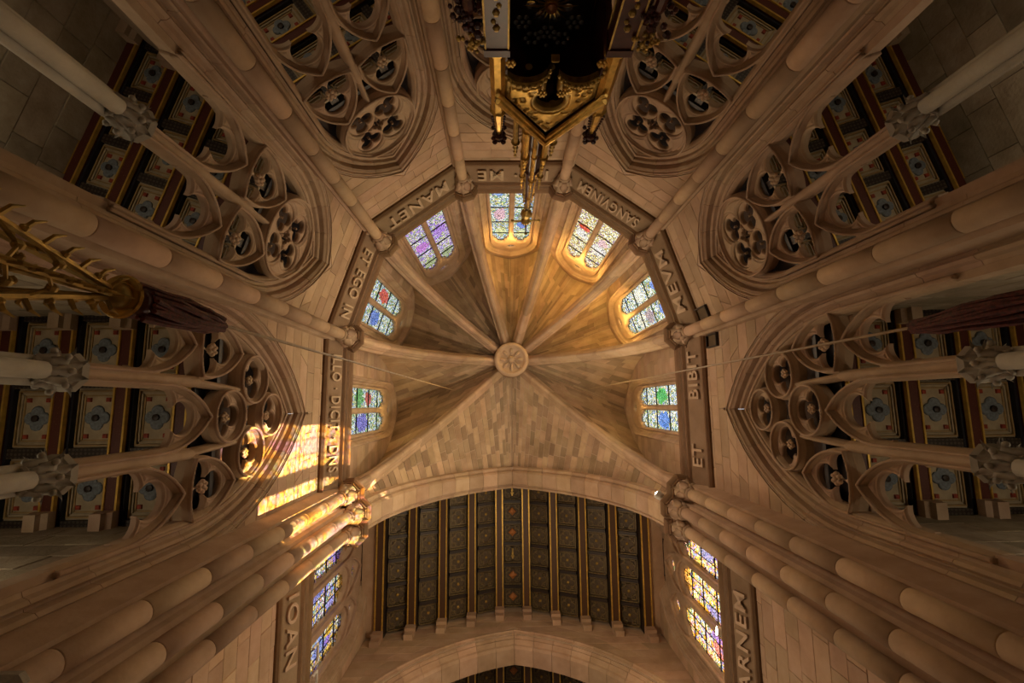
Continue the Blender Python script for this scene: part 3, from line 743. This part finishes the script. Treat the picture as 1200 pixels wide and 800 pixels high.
def nave_rolls(X, Z):
    d = None
    for p in NL:
        A = Pointed(.56, 17.35, 18.75 if p.x0 == 0 else 18.4, p.x0); q = stroke(A.sdf(X, Z), .035); d = q if d is None else U(d, q, stroke(Pointed(.52, 16.95, 17.62, p.x0).sdf(X, Z), .03))
    return np.maximum(np.maximum(d, BIG.sdf(X, Z)-.03), 13.2-Z)
NPL = sdf_mesh('window_tracery', nave_plate, -1.95, 1.95, 13.2, 19.4, .024, .24, .42, .07, .09)
NRL = sdf_mesh('window_rolls', nave_rolls, -1.95, 1.95, 13.2, 19.4, .022, .14, .26, .03, .03)
PAL_N = [(.95,.62,.16),(.90,.55,.10),(.92,.86,.72),(.88,.70,.30),(.52,.42,.80),(.86,.80,.90),(.45,.60,.42),(.92,.88,.80),(.40,.50,.80),(.80,.52,.60),(.95,.82,.45)]
NREV = [(-.02,.45),(-.02,.30),(.03,.28),(.06,.22),(.10,.22),(.13,.14),(.17,.14),(.20,.06),(.25,.04),(.28,-.01),(.31,-.01),(.32,.03)]
ceil_z = lambda x: 21.3-abs(x)*.44
for sgn in (-1, 1):
    sd = 'left' if sgn < 0 else 'right'
    mw = mat_frame(Vector((sgn*NX, NYC, 0)), Vector((sgn, 0, 0)))
    mb = MB(); backing(mb, arch_wall_rows(NHW+.05, 13.2, 20.4, .3, BIG, .25)+[(0, 13.2, -NHW-.05, -NHW-.05, NHW+.05, NHW+.05)], .012, .45)
    w = put('wall_nave_'+sd, mb, MORTAR); w.matrix_world = mw; struct(w, f'stone nave wall with a three-light window, {sd}')
    stones_xz(w, arch_wall_rows(NHW, 7.0, 12.45, .42)+arch_wall_rows(NHW, 13.3, 19.9, .40, BIG, .30), 0, STONE, .6, 1.0)
    for i in range(0, 28, 2): put('window_reveal_stone', sweep_arch(BIG, NREV, 13.2, 6, 8, i, i+2, .003), CARVED, w)
    cornice(mw, NHW, 'CARNEM' if sgn > 0 else 'IOAN \u00b7 VI', f'cornice with raised letters on the {sd} nave wall')
    nwin += 1
    wi = struct(empty(f'window_{nwin}', mw=mw), 'tall three-light stained glass window in the nave wall')
    put('window_tracery', NPL, None, wi); put('window_rolls', NRL, None, wi)
    figs = [(random.uniform(-1.5, 1.5), random.uniform(13.6, 17), random.uniform(.08, .16), random.uniform(.2, .5), random.choice(((.45,.28,.85), (.98,.75,.25), (.95,.6,.1), (.6,.5,.95)))) for _ in range(9)]
    gm = glass_mat('nave_stained_glass', PAL_N, [(0,17.3,.5,.5,(.85,.55,.15)), (-.3,15.2,.14,.6,(.35,.36,.8)), (1.16,15.6,.2,.5,(.35,.4,.8)), (-1.16,15.0,.22,.5,(.75,.3,.35))]+figs, 13, .66 if sgn > 0 else .9, sgn*5.1)
    zs = [13.2, 14.1, 15.0, 15.9, 16.7, 17.5]
    for p in NL:
        for a, b in zip(zs[:-1], zs[1:]): put('pane', MB().box(p.x0-.47, p.x0+.47, .33, .336, a+.01, b-.01), gm, wi)
        put('oculus_pane', MB().box(p.x0-.28, p.x0+.28, .33, .336, 17.7, 18.55), gm, wi)
        bars = MB()
        for z in zs[1:-1]: bars.box(p.x0-.47, p.x0+.47, .31, .345, z-.014, z+.014)
        for x in (-.16, .16): bars.box(p.x0+x-.008, p.x0+x+.008, .315, .34, 13.2, 17.3)
        put('glazing_bar', bars, IRON, wi)

for sgn in (-1, 1):
    struct(put('trim_wall_plate_'+('left' if sgn < 0 else 'right'), MB().box(min(sgn*4.82, sgn*5.3), max(sgn*4.82, sgn*5.3), NY0, NY1, 19.0, 19.75), STONE), 'stone wall plate under the nave ceiling')
# nave ceilings: painted timber coffers between beams that rest on stone corbels
QF = lambda X, Z: U(stroke(foils(X, Z, 0, 0, 4, .13, .14, 0), .022), circ(X, Z, 0, 0, .045))
def nave_panel(w, d):
    m = MB(); m.box(-w/2, w/2, -d/2, d/2, .03, .07, 0)
    for o, z0 in ((.0, -.05), (.07, .0)):
        t = .035
        for x0, x1, y0, y1 in ((-w/2+o, w/2-o, -d/2+o, -d/2+o+t), (-w/2+o, w/2-o, d/2-o-t, d/2-o), (-w/2+o, -w/2+o+t, -d/2+o, d/2-o), (w/2-o-t, w/2-o, -d/2+o, d/2-o)): m.box(x0, x1, y0, y1, z0, .04, 1)
    for j in range(4):
        a = j*PI/2
        for q in range(9):
            b0 = a-1.9+3.8*q/9; b1 = a-1.9+3.8*(q+1)/9; c = (.14*math.cos(a), .14*math.sin(a)); r0, r1 = .11, .15
            m.add([(c[0]+r*math.cos(b), c[1]+r*math.sin(b), z) for z in (.0, .04) for b in (b0, b1) for r in (r0, r1)], [(0,1,3,2), (0,2,6,4), (1,5,7,3)], 1)
        m.lathe([(.035, .03), (.03, .0), (.005, -.01)], (.25*math.cos(a+PI/4), .25*math.sin(a+PI/4), 0), 6, 1)
    m.lathe([(.055, .03), (.05, -.01), (.01, -.03)], (0, 0, 0), 8, 2)
    me = m.mesh('coffer_panel')
    for mm in (OLIVE, OLIVELINE, GOLDDULL): me.materials.append(mm)
    return me
def star_panel(w, d, kind):
    m = MB(); b = nave_panel(w, d)
    m.v = [tuple(v.co) for v in b.vertices]; m.f = [tuple(p.vertices) for p in b.polygons]; m.m = [p.material_index for p in b.polygons]
    if kind: m.lathe([(.17, .03), (.15, -.02), (.02, -.05)], (0, 0, 0), 4, 3)
    else: m.box(-.03, .03, -.2, .2, -.03, .03, 2).box(-.07, .07, .06, .12, -.035, .03, 2)
    me = m.mesh('coffer_panel')
    for mm in (OLIVE, OLIVELINE, GOLDDULL, ORANGEP): me.materials.append(mm)
    return me
def nave_ceiling(name, ya, yb, label, nrow):
    o = struct(empty(name), label); L_ = yb-ya; sp = 1.035; ang = math.atan(.44)
    bm = MB().box(-.13, .13, -L_/2, L_/2, -.34, .1, 0)
    for sx in (-1, 1): bm.box(sx*.125-.022, sx*.125+.022, -L_/2, L_/2, -.37, -.30, 1); bm.box(sx*.15-.02, sx*.15+.02, -L_/2, L_/2, -.28, .1, 2)
    bme = bm.mesh('ceiling_beam'); [bme.materials.append(mm) for mm in (BEAMNAVE, YELLOWP, DARK)]
    xs = [(i-4)*sp-sp/2 for i in range(10)]
    cor = MB().box(-.17, .17, -.28, 0, -.66, -.37).box(-.15, .15, -.18, 0, -.92, -.66).mesh('beam_corbel'); cor.materials.append(STONE)
    for x in xs:
        put('ceiling_beam', bme, None, o, (x, (ya+yb)/2, ceil_z(x)))
        put('beam_corbel', cor, None, o, (x, yb, ceil_z(x)))
    row = L_/nrow; pm = nave_panel(sp-.30, row-.12); st = [star_panel(sp-.30, row-.12, q) for q in (0, 1)]
    rail = MB().box(-(sp-.28)/2, (sp-.28)/2, -.055, .055, -.14, .1).mesh('cross_rail'); rail.materials.append(DOTTED)
    for i in range(9):
        x = (xs[i]+xs[i+1])/2; rz = ang*(0 if i == 4 else (1 if x < 0 else -1))
        for j in range(nrow):
            y = ya+(j+.5)*row
            put('coffer_panel', st[1 if j % 3 else 0] if i == 4 else pm, None, o, (x, y, ceil_z(x)-.02), (0, -rz, 0))
            put('cross_rail', rail, None, o, (x, ya+j*row, ceil_z(x)), (0, -rz, 0))
    roof = MB().prism([(-6, ceil_z(6)+.12), (0, ceil_z(0)+.14), (6, ceil_z(6)+.12), (6, ceil_z(6)+.4), (0, 21.9), (-6, ceil_z(6)+.4)], ya-.1, yb+.1); put('roof_boarding', roof, DARK, o)
    return o
nave_ceiling('ceiling_nave', 3.05, 7.9, 'dark coffered timber ceiling of the nave bay', 6)
A2 = Pointed(4.45, 13.0, 18.75)
Y2 = 7.9
P2 = [(.62, Y2+.02), (.60, Y2-.05), (.52, Y2-.06), (.50, Y2-.01), (.46, Y2+.0), (.40, Y2+.05), (.34, Y2+.03), (.28, Y2+.10), (.22, Y2+.09), (.12, Y2+.20), (.04, Y2+.22), (.0, Y2+.30), (.0, Y2+.8), (.3, Y2+.9), (.62, Y2+.9)]
big_arch('trim_nave_arch', A2, Y2, Y2+.9, P2, 'second moulded pointed arch across the nave', 20)
wo = spandrel('wall_over_nave_arch', A2, .40, Y2+.012, Y2+.8, 5.9, 22.6, 'ashlar wall above the second nave arch')
def roofline(z): return max(0, (21.3-.2-z)/.44)
stones_xz(wo, arch_wall_rows(5.1, 13.3, 20.9, .42, A2, .60, outer=roofline), Y2, STONE, .6, 1.1, .06)
nave_ceiling('ceiling_nave_far', Y2+.95, 14.2, 'coffered timber ceiling of the farther nave bay', 6)
for sgn in (-1, 1):
    sd = 'left' if sgn < 0 else 'right'
    struct(put('wall_nave_far_'+sd, MB().box(min(sgn*5.1, sgn*5.6), max(sgn*5.1, sgn*5.6), Y2, 14.3, 0, 20.5), STONE), 'wall of the farther nave bay')
    # the arch rests on half piers
    struct(put(f'trim_pier_{sd}', MB().box(min(sgn*4.45, sgn*5.2), max(sgn*4.45, sgn*5.2), Y2+.1, Y2+.8, 0, 13.05), STONE), 'half pier under the second nave arch')
struct(put('wall_nave_end', MB().box(-5.6, 5.6, 14.2, 14.5, 0, 22), STONE), 'end wall of the nave')
fl = MB().box(-9, 9, -10, 14.5, -.2, 0); struct(put('floor', fl, plain('pale_stone_floor', (.30,.25,.19), .5, 0, .2, 2)), 'stone floor of the church')
for sgn in (-1, 1):   # outer faces closing the choir bay towards the nave
    struct(put('wall_return_'+('left' if sgn < 0 else 'right'), MB().box(min(sgn*3.9, sgn*8), max(sgn*3.9, sgn*8), 2.45, 2.95, 0, 13.2).box(min(sgn*4.0, sgn*5.9), max(sgn*4.0, sgn*5.9), 2.45, 2.95, 13.2, 22), STONE), 'return wall beside the choir arch')
# unseen block added to keep the low sun off the choir windows
tw = MB(); pc = Vector((.943*26-(-.332)*-3.6, .332*26+.943*-3.6, 0))
tw.loft([[(pc.x+q*-.332*4.3+r*.943*4, pc.y+q*.943*4.3+r*.332*4, z) for q, r in ((-1,-1),(1,-1),(1,1),(-1,1))] for z in (0, 31)])
struct(put('wall_added_sun_blocker', tw, STONE), 'plain stone block added outside to shade the choir windows')
# ================================================================== gilded altar canopy
CX, CYF = .27, -3.30                          # middle of its front
cn = empty('altar_canopy', 'tall gilded Gothic altar canopy with cusped gable, pinnacles and dark interior', 'canopy', None, (CX, CYF, 0), PI)
HWC = .50; ZS = 5.62; ZG0, ZG1 = 6.22, 6.98   # arch springing, gable feet, gable tip
def gable(X, Z):
    t = np.abs(X)/ (HWC+.05)
    roof = Z-(ZG1-(ZG1-ZG0)*t)
    arch = U(circ(X, Z, 0, 6.36, .155), circ(X, Z, -.27, 5.86, .24), circ(X, Z, .27, 5.86, .24), np.maximum(np.abs(X)-.06, np.maximum(Z-6.3, 5.8-Z)), np.maximum(np.abs(X)-.46, Z-5.78))
    return np.maximum(np.maximum(np.maximum(roof, np.abs(X)-HWC), -arch), 5.55-Z)
GB = sdf_mesh('gable', gable, -.56, .56, 5.5, 7.05, .012, 0, .10, .03, .03, mats=[GOLDDULL])
put('gable', GB, None, cn)
_r = random.Random(9); RELF = [(_r.uniform(-.5, .5), _r.uniform(5.7, 6.9), _r.uniform(.012, .026)) for _ in range(190)]
def relief(X, Z):                             # foliate relief filling the gable
    g = gable(X, Z)+.05; return np.maximum(g, -U(*[circ(X, Z, x, z, r) for x, z, r in RELF]))
put('gable_relief', sdf_mesh('gable_relief', relief, -.56, .56, 5.5, 7.05, .010, -.015, .02, .015, .012, mats=[GOLD]), None, cn)
for sx in (-1, 1):
    rk = MB(); a = Vector((sx*(HWC+.07), -.05, ZG0-.03)); b = Vector((0, -.05, ZG1+.06))
    rk.tube([a+Vector((0,-.02,-.04)), b+Vector((0,-.02,-.06))], .028, 8); rk.tube([a+Vector((0,-.05,.02)), b+Vector((0,-.05,0))], .035, 8)
    put('raking_moulding', rk, GOLD, cn)
    beads = MB()
    for i in range(15): p = a.lerp(b, (i+.5)/15); beads.ball((p.x+sx*.035, -.06, p.z+.05), .024, 7, 4)
    put('crocket_row', beads, MAROON, cn)
    ai = MB()
    pts = [(sx*.27+.225*math.cos(t), 0, 5.86+.225*math.sin(t)) for t in np.linspace(0, PI, 12)]
    for p in pts[1::1]: ai.ball((p[0], -.03, p[2]), .022, 6, 4)
    put('arch_beading', ai, GOLDDULL, cn)
    for nm, z in (('cusp_rosette', 6.16), ('corner_rosette', 5.72)):
        m = MB(); xx = sx*(.10 if z > 6 else .44)
        for j in range(6): m.ball((xx+.035*math.cos(j*PI/3), -.05, z+.035*math.sin(j*PI/3)), .02, 6, 4)
        m.ball((xx, -.06, z), .022, 6, 4); put(nm, m, GOLD, cn)
def finial(parent, loc, s_, mat=MAROON):
    m = MB(); m.lathe([(.03,0),(.075,.03),(.08,.06),(.035,.08),(.03,.13),(.05,.15),(.02,.2),(.002,.24)], (0,0,0), 8)
    for j in range(4):
        a = j*PI/2+PI/4; m.ball((.075*math.cos(a), .075*math.sin(a), .13), .036, 7, 4); m.ball((.10*math.cos(a), .10*math.sin(a), .02), .03, 7, 4)
    return put('finial', m, mat, parent, loc, None, (s_, s_, s_))
def pinnacle(x, y, z0, zm, z1, r, dark=True):
    p = put('buttress', MB().box(-r, r, -r, r, 0, z0).box(-r*1.15, r*1.15, -r*1.15, r*1.15, z0-.10, z0-.02), MAROON if dark else GOLDDULL, cn, (x, y, 0))
    if dark:
        n = MB()
        for i in range(9): n.ball((0, -r, z0-.35-i*.16), .035, 6, 4); n.ball((.025*(-1)**i, -r, z0-.42-i*.16), .025, 6, 4)
        put('foliate_band', n, GOLDDULL, p)
        e = MB()
        for sx in (-1, 1):
            for sy in (-1, 1): e.box(sx*r-.008, sx*r+.008, sy*r-.008, sy*r+.008, 1.0, z0-.1)
        put('gilded_edge', e, GOLDDULL, p)
    q = MB(); rr = r*.8
    q.lathe([(rr*1.3, z0-.02), (rr*1.3, z0+.02), (rr, z0+.03), (rr, zm-.03), (rr*1.25, zm), (rr*.95, zm+.02), (rr*.35, z1)], (0,0,0), 8, 0, PI/8)
    put('pinnacle', q, GOLD, p)
    c = MB()
    for i in range(9):
        t = (i+.5)/9; R_ = rr*(.95-.6*t)+.02
        for j in range(4): a = j*PI/2+PI/4; c.ball((R_*math.cos(a), R_*math.sin(a), zm+.02+(z1-zm)*t), .018*(1.1-.5*t), 6, 4)
    put('crocket_strip', c, MAROON if dark else GOLDDULL, p)['kind'] = 'stuff'; finial(p, (0, 0, z1-.01), 1.0 if dark else .5)
    return p
for sx in (-1, 1):
    pinnacle(sx*(HWC+.07), .04, 5.62, 6.55, 7.02, .105)
    pinnacle(sx*(HWC+.03), .92, 5.62, 6.55, 7.02, .09)
    # leafy finials of the lower side pinnacles
    lf = MB()
    rr_ = random.Random(5)
    for i in range(46): lf.ball((sx*.80+rr_.gauss(0, .06), -.02+rr_.gauss(0, .06), 5.17+rr_.gauss(0, .08)), rr_.uniform(.018, .04), 6, 4)
    lf.lathe([(.05, 0), (.05, 5.1), (.02, 5.2)], (sx*.80, -.02, 0), 8); put('leafy_finial', lf, MAROON, cn)['kind'] = 'stuff'
    lf2 = MB()
    for i in range(40): lf2.ball((sx*.78+rr_.gauss(0, .05), -.06+rr_.gauss(0, .04), 5.40+rr_.gauss(0, .05)), rr_.uniform(.012, .028), 6, 4)
    put('gilded_leaf_spray', lf2, GOLDDULL, cn)['kind'] = 'stuff'
    # side gable and flank
    sp_ = MB().prism([(-.9, 5.6), (0, 5.6), (0, 6.2), (-.45, 6.85), (-.9, 6.2)], -.03, .03)
    fo = put('side_gable', sp_, MAROON, cn, (sx*HWC, 0, 0), (0, 0, -PI/2)); fo.location = (sx*HWC, .02, 0)
# the canopy faces the choir with its local -y and runs back to y=0.95 towards the apse wall
bk = sdf_mesh('rear_tracery', lambda X, Z: np.maximum(np.maximum(np.abs(X)-.5, np.maximum(Z-7.1, 3.2-Z)), -U(*(
    [circ(X, Z, .22*math.cos(j*PI/4+.3), 6.02+.22*math.sin(j*PI/4+.3), .05) for j in range(8)] +
    [circ(X, Z, cx_+.075*math.cos(j*PI/3), cz_+.075*math.sin(j*PI/3), .030) for cx_, cz_ in ((0, 6.46), (-.29, 6.32), (.29, 6.32), (-.3, 5.72), (.3, 5.72), (0, 5.58), (-.17, 6.55), (.17, 6.55)) for j in range(6)] +
    [circ(X, Z, cx_, cz_, .028) for cx_, cz_ in ((0, 6.46), (-.29, 6.32), (.29, 6.32), (0, 6.66))]))), -.52, .52, 4.6, 7.15, .011, .92, .98, .015, .01, mats=[DARK])
put('rear_tracery', bk, None, cn)
sun_ = MB().lathe([(.07,0),(.07,.04),(.05,.05)], (0,0,0), 16)
for j in range(16):
    a = 2*PI*j/16; r1 = .30 if j % 2 == 0 else .2; w = .035
    sun_.add([(.07*math.cos(a-.16), .07*math.sin(a-.16), .02), (.07*math.cos(a+.16), .07*math.sin(a+.16), .02), (r1*math.cos(a), r1*math.sin(a), .02), (.15*math.cos(a), .15*math.sin(a), .045)], [(0,3,2), (3,1,2), (0,1,3)])
sb = put('gilded_sun', sun_, GOLD, cn, (0, .88, 6.02), (PI/2, 0, 0)); put('sun_disc', MB().lathe([(.065,.05),(.06,.07),(.01,.085)], (0,0,0), 16), plain('copper_disc', (.5,.2,.07), .4, .4), sb)
put('canopy_roof', MB().prism([(-.52, 6.30), (0, 7.06), (.52, 6.30), (.52, 6.37), (0, 7.13), (-.52, 6.37)], -.02, .94), MAROON, cn)
# central spire: a ring of slim pinnacles round a tapering core
scx, scy = .07, .45
core = MB().lathe([(.17,6.75),(.17,7.5),(.13,7.6),(.12,8.6),(.15,8.65),(.09,8.75),(.06,9.9),(.03,10.4)], (scx, scy, 0), 8, 0, PI/8); put('spire_core', core, MAROON, cn)
for ring_, (R_, n, za, zb, zc) in enumerate(((.27, 6, 6.7, 7.9, 8.35), (.17, 6, 7.4, 8.75, 9.25), (.08, 4, 8.6, 9.6, 10.0))):
    for j in range(n):
        a = 2*PI*(j+.5*ring_)/n; x, y = scx+R_*math.cos(a), scy+R_*math.sin(a); r = .045-.01*ring_
        m = MB().lathe([(r, za), (r, za+(zb-za)*.45), (r*1.5, za+(zb-za)*.47), (r*.9, za+(zb-za)*.5), (r*.9, zb), (r*1.5, zb+.02), (r*.8, zb+.05), (.006, zc)], (x, y, 0), 8)
        for q in range(4): m.ball((x, y, zb+.05+(zc-zb)*q/4), r*(1.2-.2*q), 6, 4)
        put('spire_pinnacle', m, GOLD if j % 3 else GOLDDULL, cn)
m = MB()
for i in range(10):
    for j in range(4): a = j*PI/2; R_ = .10-.006*i; m.ball((scx+R_*math.cos(a), scy+R_*math.sin(a), 8.8+i*.16), .024, 6, 4)
put('spire_crockets', m, GOLDDULL, cn)
m = MB().lathe([(.02,10.3),(.10,10.42),(.12,10.5),(.05,10.6),(.03,10.72),(.09,10.8),(.10,10.86),(.02,10.95),(.002,11.08)], (scx, scy, 0), 10)
for j in range(4):
    a = j*PI/2; m.tube([(scx, scy, 10.84), (scx+.30*math.cos(a), scy+.30*math.sin(a), 10.84)], [.02, .012], 6); m.ball((scx+.27*math.cos(a), scy+.27*math.sin(a), 10.84), .035, 7, 4)
put('spire_finial', m, GOLDDULL, cn)
put('plinth', MB().box(-.95, .95, -.15, 1.05, 0, 1.05).box(-1.05, 1.05, -.22, 1.12, 1.05, 1.15), CARVED, cn)

# ================================================================== hanging lamps
dg = bpy.context.evaluated_depsgraph_get()
def hanging_lamp(x, y, zt0, zt1, label, kind):
    t = empty('hanging_lamp', label, 'lamp', 'hanging sanctuary lamps', (x, y, 0))
    bpy.context.view_layer.update(); d_ = bpy.context.evaluated_depsgraph_get()
    hit, lo, *_ = SC.ray_cast(d_, Vector((x, y, 14)), Vector((0, 0, 1)))
    top = lo.z if hit else 18
    put('cable', MB().tube([(0, 0, zt1-.1), (0, 0, top+.02)], .013, 6), CABLE, t)
    # tassel: dark red cords gathered to a cone
    m = MB(); rr_ = random.Random(11); L_ = zt1-zt0
    m.lathe([(.03, L_), (.04, L_*.9), (.058, L_*.55), (.07, L_*.25), (.06, 0)], (0, 0, zt0), 14); put('tassel', m.mesh('tassel', True), ROPE, t)
    for i in range(34):
        a = rr_.uniform(0, 2*PI); f = lambda q: (.03+.052*math.sin(PI*min(1, q*1.05)/1.7)**.8)
        b = a+rr_.uniform(-.9, .9); pts = []
        for q in (0, .25, .5, .75, 1): aa = a+(b-a)*q; R_ = f(1-q)+rr_.uniform(-.005, .02); pts.append((R_*math.cos(aa), R_*math.sin(aa), zt0+L_*q*rr_.uniform(.97, 1)))
        put('tassel_cord', MB().tube(pts, .012, 5), ROPE, t)
    put('tassel_collar', MB().lathe([(.03,-.05),(.06,-.03),(.075,.0),(.065,.03),(.05,.05)], (0,0,zt0), 16).mesh('tassel_collar', True), MAROON, t)
    zb = zt0-.13
    put('brass_ball', MB().ball((0, 0, zb), .065, 18, 12).mesh('brass_ball', True), GOLDDULL, t)
    put('brass_ring', MB().lathe([(.02,-.006),(.105,-.012),(.112,0),(.105,.012),(.02,.012)], (0,0,zb+.015), 28), BRASS, t)
    R0 = .42; zr = zb-1.7
    for j in range(6):
        a = 2*PI*j/6+.2; arm = MB(); P_ = []
        for q in range(9):
            s_ = q/8; R_ = .03+(R0-.03)*s_**1.05; P_.append(Vector((R_*math.cos(a), R_*math.sin(a), zb-.08+(zr-zb+.08)*s_)))
        arm.tube(P_, .016, 6); ar = put('crown_arm', arm, GOLDDULL, t)
        ck = MB()
        for q in range(8):
            p = P_[q].lerp(P_[q+1], .5); o_ = Vector((math.cos(a), math.sin(a), .25))
            for e in (0, .5): p2 = P_[q].lerp(P_[q+1], e); ck.tube([p2, p2+o_*.055, p2+o_*.075+Vector((0,0,.03))], [.012, .01, .003], 5)
            ck.ball(p+o_*.02, .018, 6, 4)
        put('crocket_strip', ck, GOLDDULL, ar)['kind'] = 'stuff'
        b = a+PI/6; sc_ = MB()
        for q in range(2, 8):
            Pn = [Vector((math.cos(aa), math.sin(aa), 0)) for aa in (a, a+PI/3)]; R_ = .03+(R0-.03)*(q/8)**1.05; z = P_[q].z; mid = Vector((R_*.82*math.cos(b), R_*.82*math.sin(b), z+.07))
            sc_.tube([Pn[0]*R_+Vector((0,0,z)), mid, Pn[1]*R_+Vector((0,0,z))], .009, 5); sc_.ball(mid, .022, 6, 4)
        put('openwork_panel', sc_, GOLDDULL, t)['kind'] = 'stuff'
        pn = MB().lathe([(.03, zr-.15), (.03, zr+.25), (.042, zr+.27), (.022, zr+.3), (.004, zr+.62)], (1.12*R0*math.cos(b), 1.12*R0*math.sin(b), 0), 8)
        for q in range(5): pn.ball((1.12*R0*math.cos(b), 1.12*R0*math.sin(b), zr+.32+.06*q), .024-.002*q, 6, 4)
        pn.ball((1.12*R0*math.cos(b), 1.12*R0*math.sin(b), zr+.63), .026, 6, 4); put('crown_pinnacle', pn, GOLDDULL, t)
    put('crown_ring', MB().lathe([(R0-.05, -.1), (R0+.03, -.1), (R0+.05, 0), (R0+.03, .1), (R0-.05, .1), (R0-.05, -.1)], (0,0,zr), 32), GOLD, t)
    put('lamp_bowl', MB().lathe([(.02,-.42),(.10,-.40),(.24,-.25),(.30,-.08),(.31,.0),(.27,.0),(.2,-.2),(.02,-.3)], (0,0,zr), 24).mesh('lamp_bowl', True), BRASS, t)
    return t
hanging_lamp(-2.15, -.55, 4.02, 4.74, 'hanging lamp with gilded openwork crown, brass ball and dark red tassel', 0)
hanging_lamp(2.90, -.56, 4.22, 5.13, 'hanging lamp showing only its dark tassel below the choir wall', 1)

# ================================================================== spotlights, wall recesses and brackets
def spotlight(loc, aim, power, label, sz=.10):
    q = (Vector(aim)-Vector(loc)).to_track_quat('Z', 'Y')
    t = empty('spotlight', label, 'spotlight', 'ledge spotlights', loc); t.rotation_euler = q.to_euler()
    put('housing', MB().lathe([(.02,-.2),(.07,-.19),(sz,-.12),(sz+.01,0),(sz,.01),(sz-.005,-.02)], (0,0,0), 14), WHITEP, t)
    em = bpy.data.materials.new('lit_lamp_lens'); em.use_nodes = True; N = em.node_tree.nodes; N.remove(N['Principled BSDF'])
    e = N.new('ShaderNodeEmission'); e.inputs[0].default_value = (1, .88, .66, 1); e.inputs[1].default_value = 60; em.node_tree.links.new(e.outputs[0], N['Material Output'].inputs[0])
    put('lens', MB().lathe([(sz-.006,-.004),(.05,.015),(.002,.024)], (0,0,0), 14), em, t)
    d = Vector(aim)-Vector(loc); d.normalize()
    light('SPOT', 'spotlight_beam', Vector(loc)+d*.06, power, (1, .80, .52), .05, aim=aim, angle=130, blend=.8)
    return t
spotlight((3.46, 2.20, 13.50), (-.6, -1.2, 15.6), 600, 'bright spotlight standing on the pier capital beside the choir arch')
spotlight((4.72, 5.36, 13.45), (-1.5, 4.6, 15.0), 160, 'bright spotlight on the nave cornice before the stained window')
for i, y in enumerate((5.55, 6.15)):
    b = MB(); 
    b.tube([(-4.72, y, 13.36), (-4.72, y, 13.62), (-4.72, y+.4, 13.62), (-4.72, y+.4, 13.36)], .03, 8)
    tag(put('ledge_bracket', b, WHITEP), ('white tubular bracket on the nave cornice nearer the sunlit arch pier', 'white tubular bracket on the nave cornice farther from the sunlit arch pier')[i], 'bracket', 'white ledge brackets')
for (y, z, s_, lb) in ((-2.30, 11.98, .9, 'larger dark wooden wall recess beside the apse tracery'), (-1.36, 11.80, .75, 'smaller dark wall recess below the choir cornice')):
    k = 2 if y < -2 else 3; mw, hw = frame(k)
    w = .16*s_; h = .30*s_; m = MB()
    m.box(-w, w, .0, .02, -h, h, 1); m.box(-w-.03, -w, -.05, .02, -h-.03, h+.03); m.box(w, w+.03, -.05, .02, -h-.03, h+.03); m.box(-w, w, -.05, .02, h, h+.03); m.box(-w, w, -.05, .02, -h-.03, -h)
    o = empty('speaker_box', lb, 'speaker', None, mw=mw @ Matrix.Translation((-1.02 if k == 2 else hw-.32, -.015, z)))
    put('box_frame', m, [DARK, plain('brown_grille', (.09,.055,.02), .6)], o)
# carved grey bracket on the pier of the sunlit side, close to the eye
m = MB().loft([[(x*s_, y*s_, z) for x, y in ((-.12,-.12),(.12,-.12),(.17,0),(.12,.12),(-.12,.12),(-.17,0))] for s_, z in ((.5,0),(.8,.1),(1,.16),(1,.26),(.9,.28))])
tag(put('stone_bracket', m, GREYST, None, (-3.84, 1.93, 5.20), None, (.9, .5, .5)), 'small grey stone bracket on the arch pier', 'bracket')
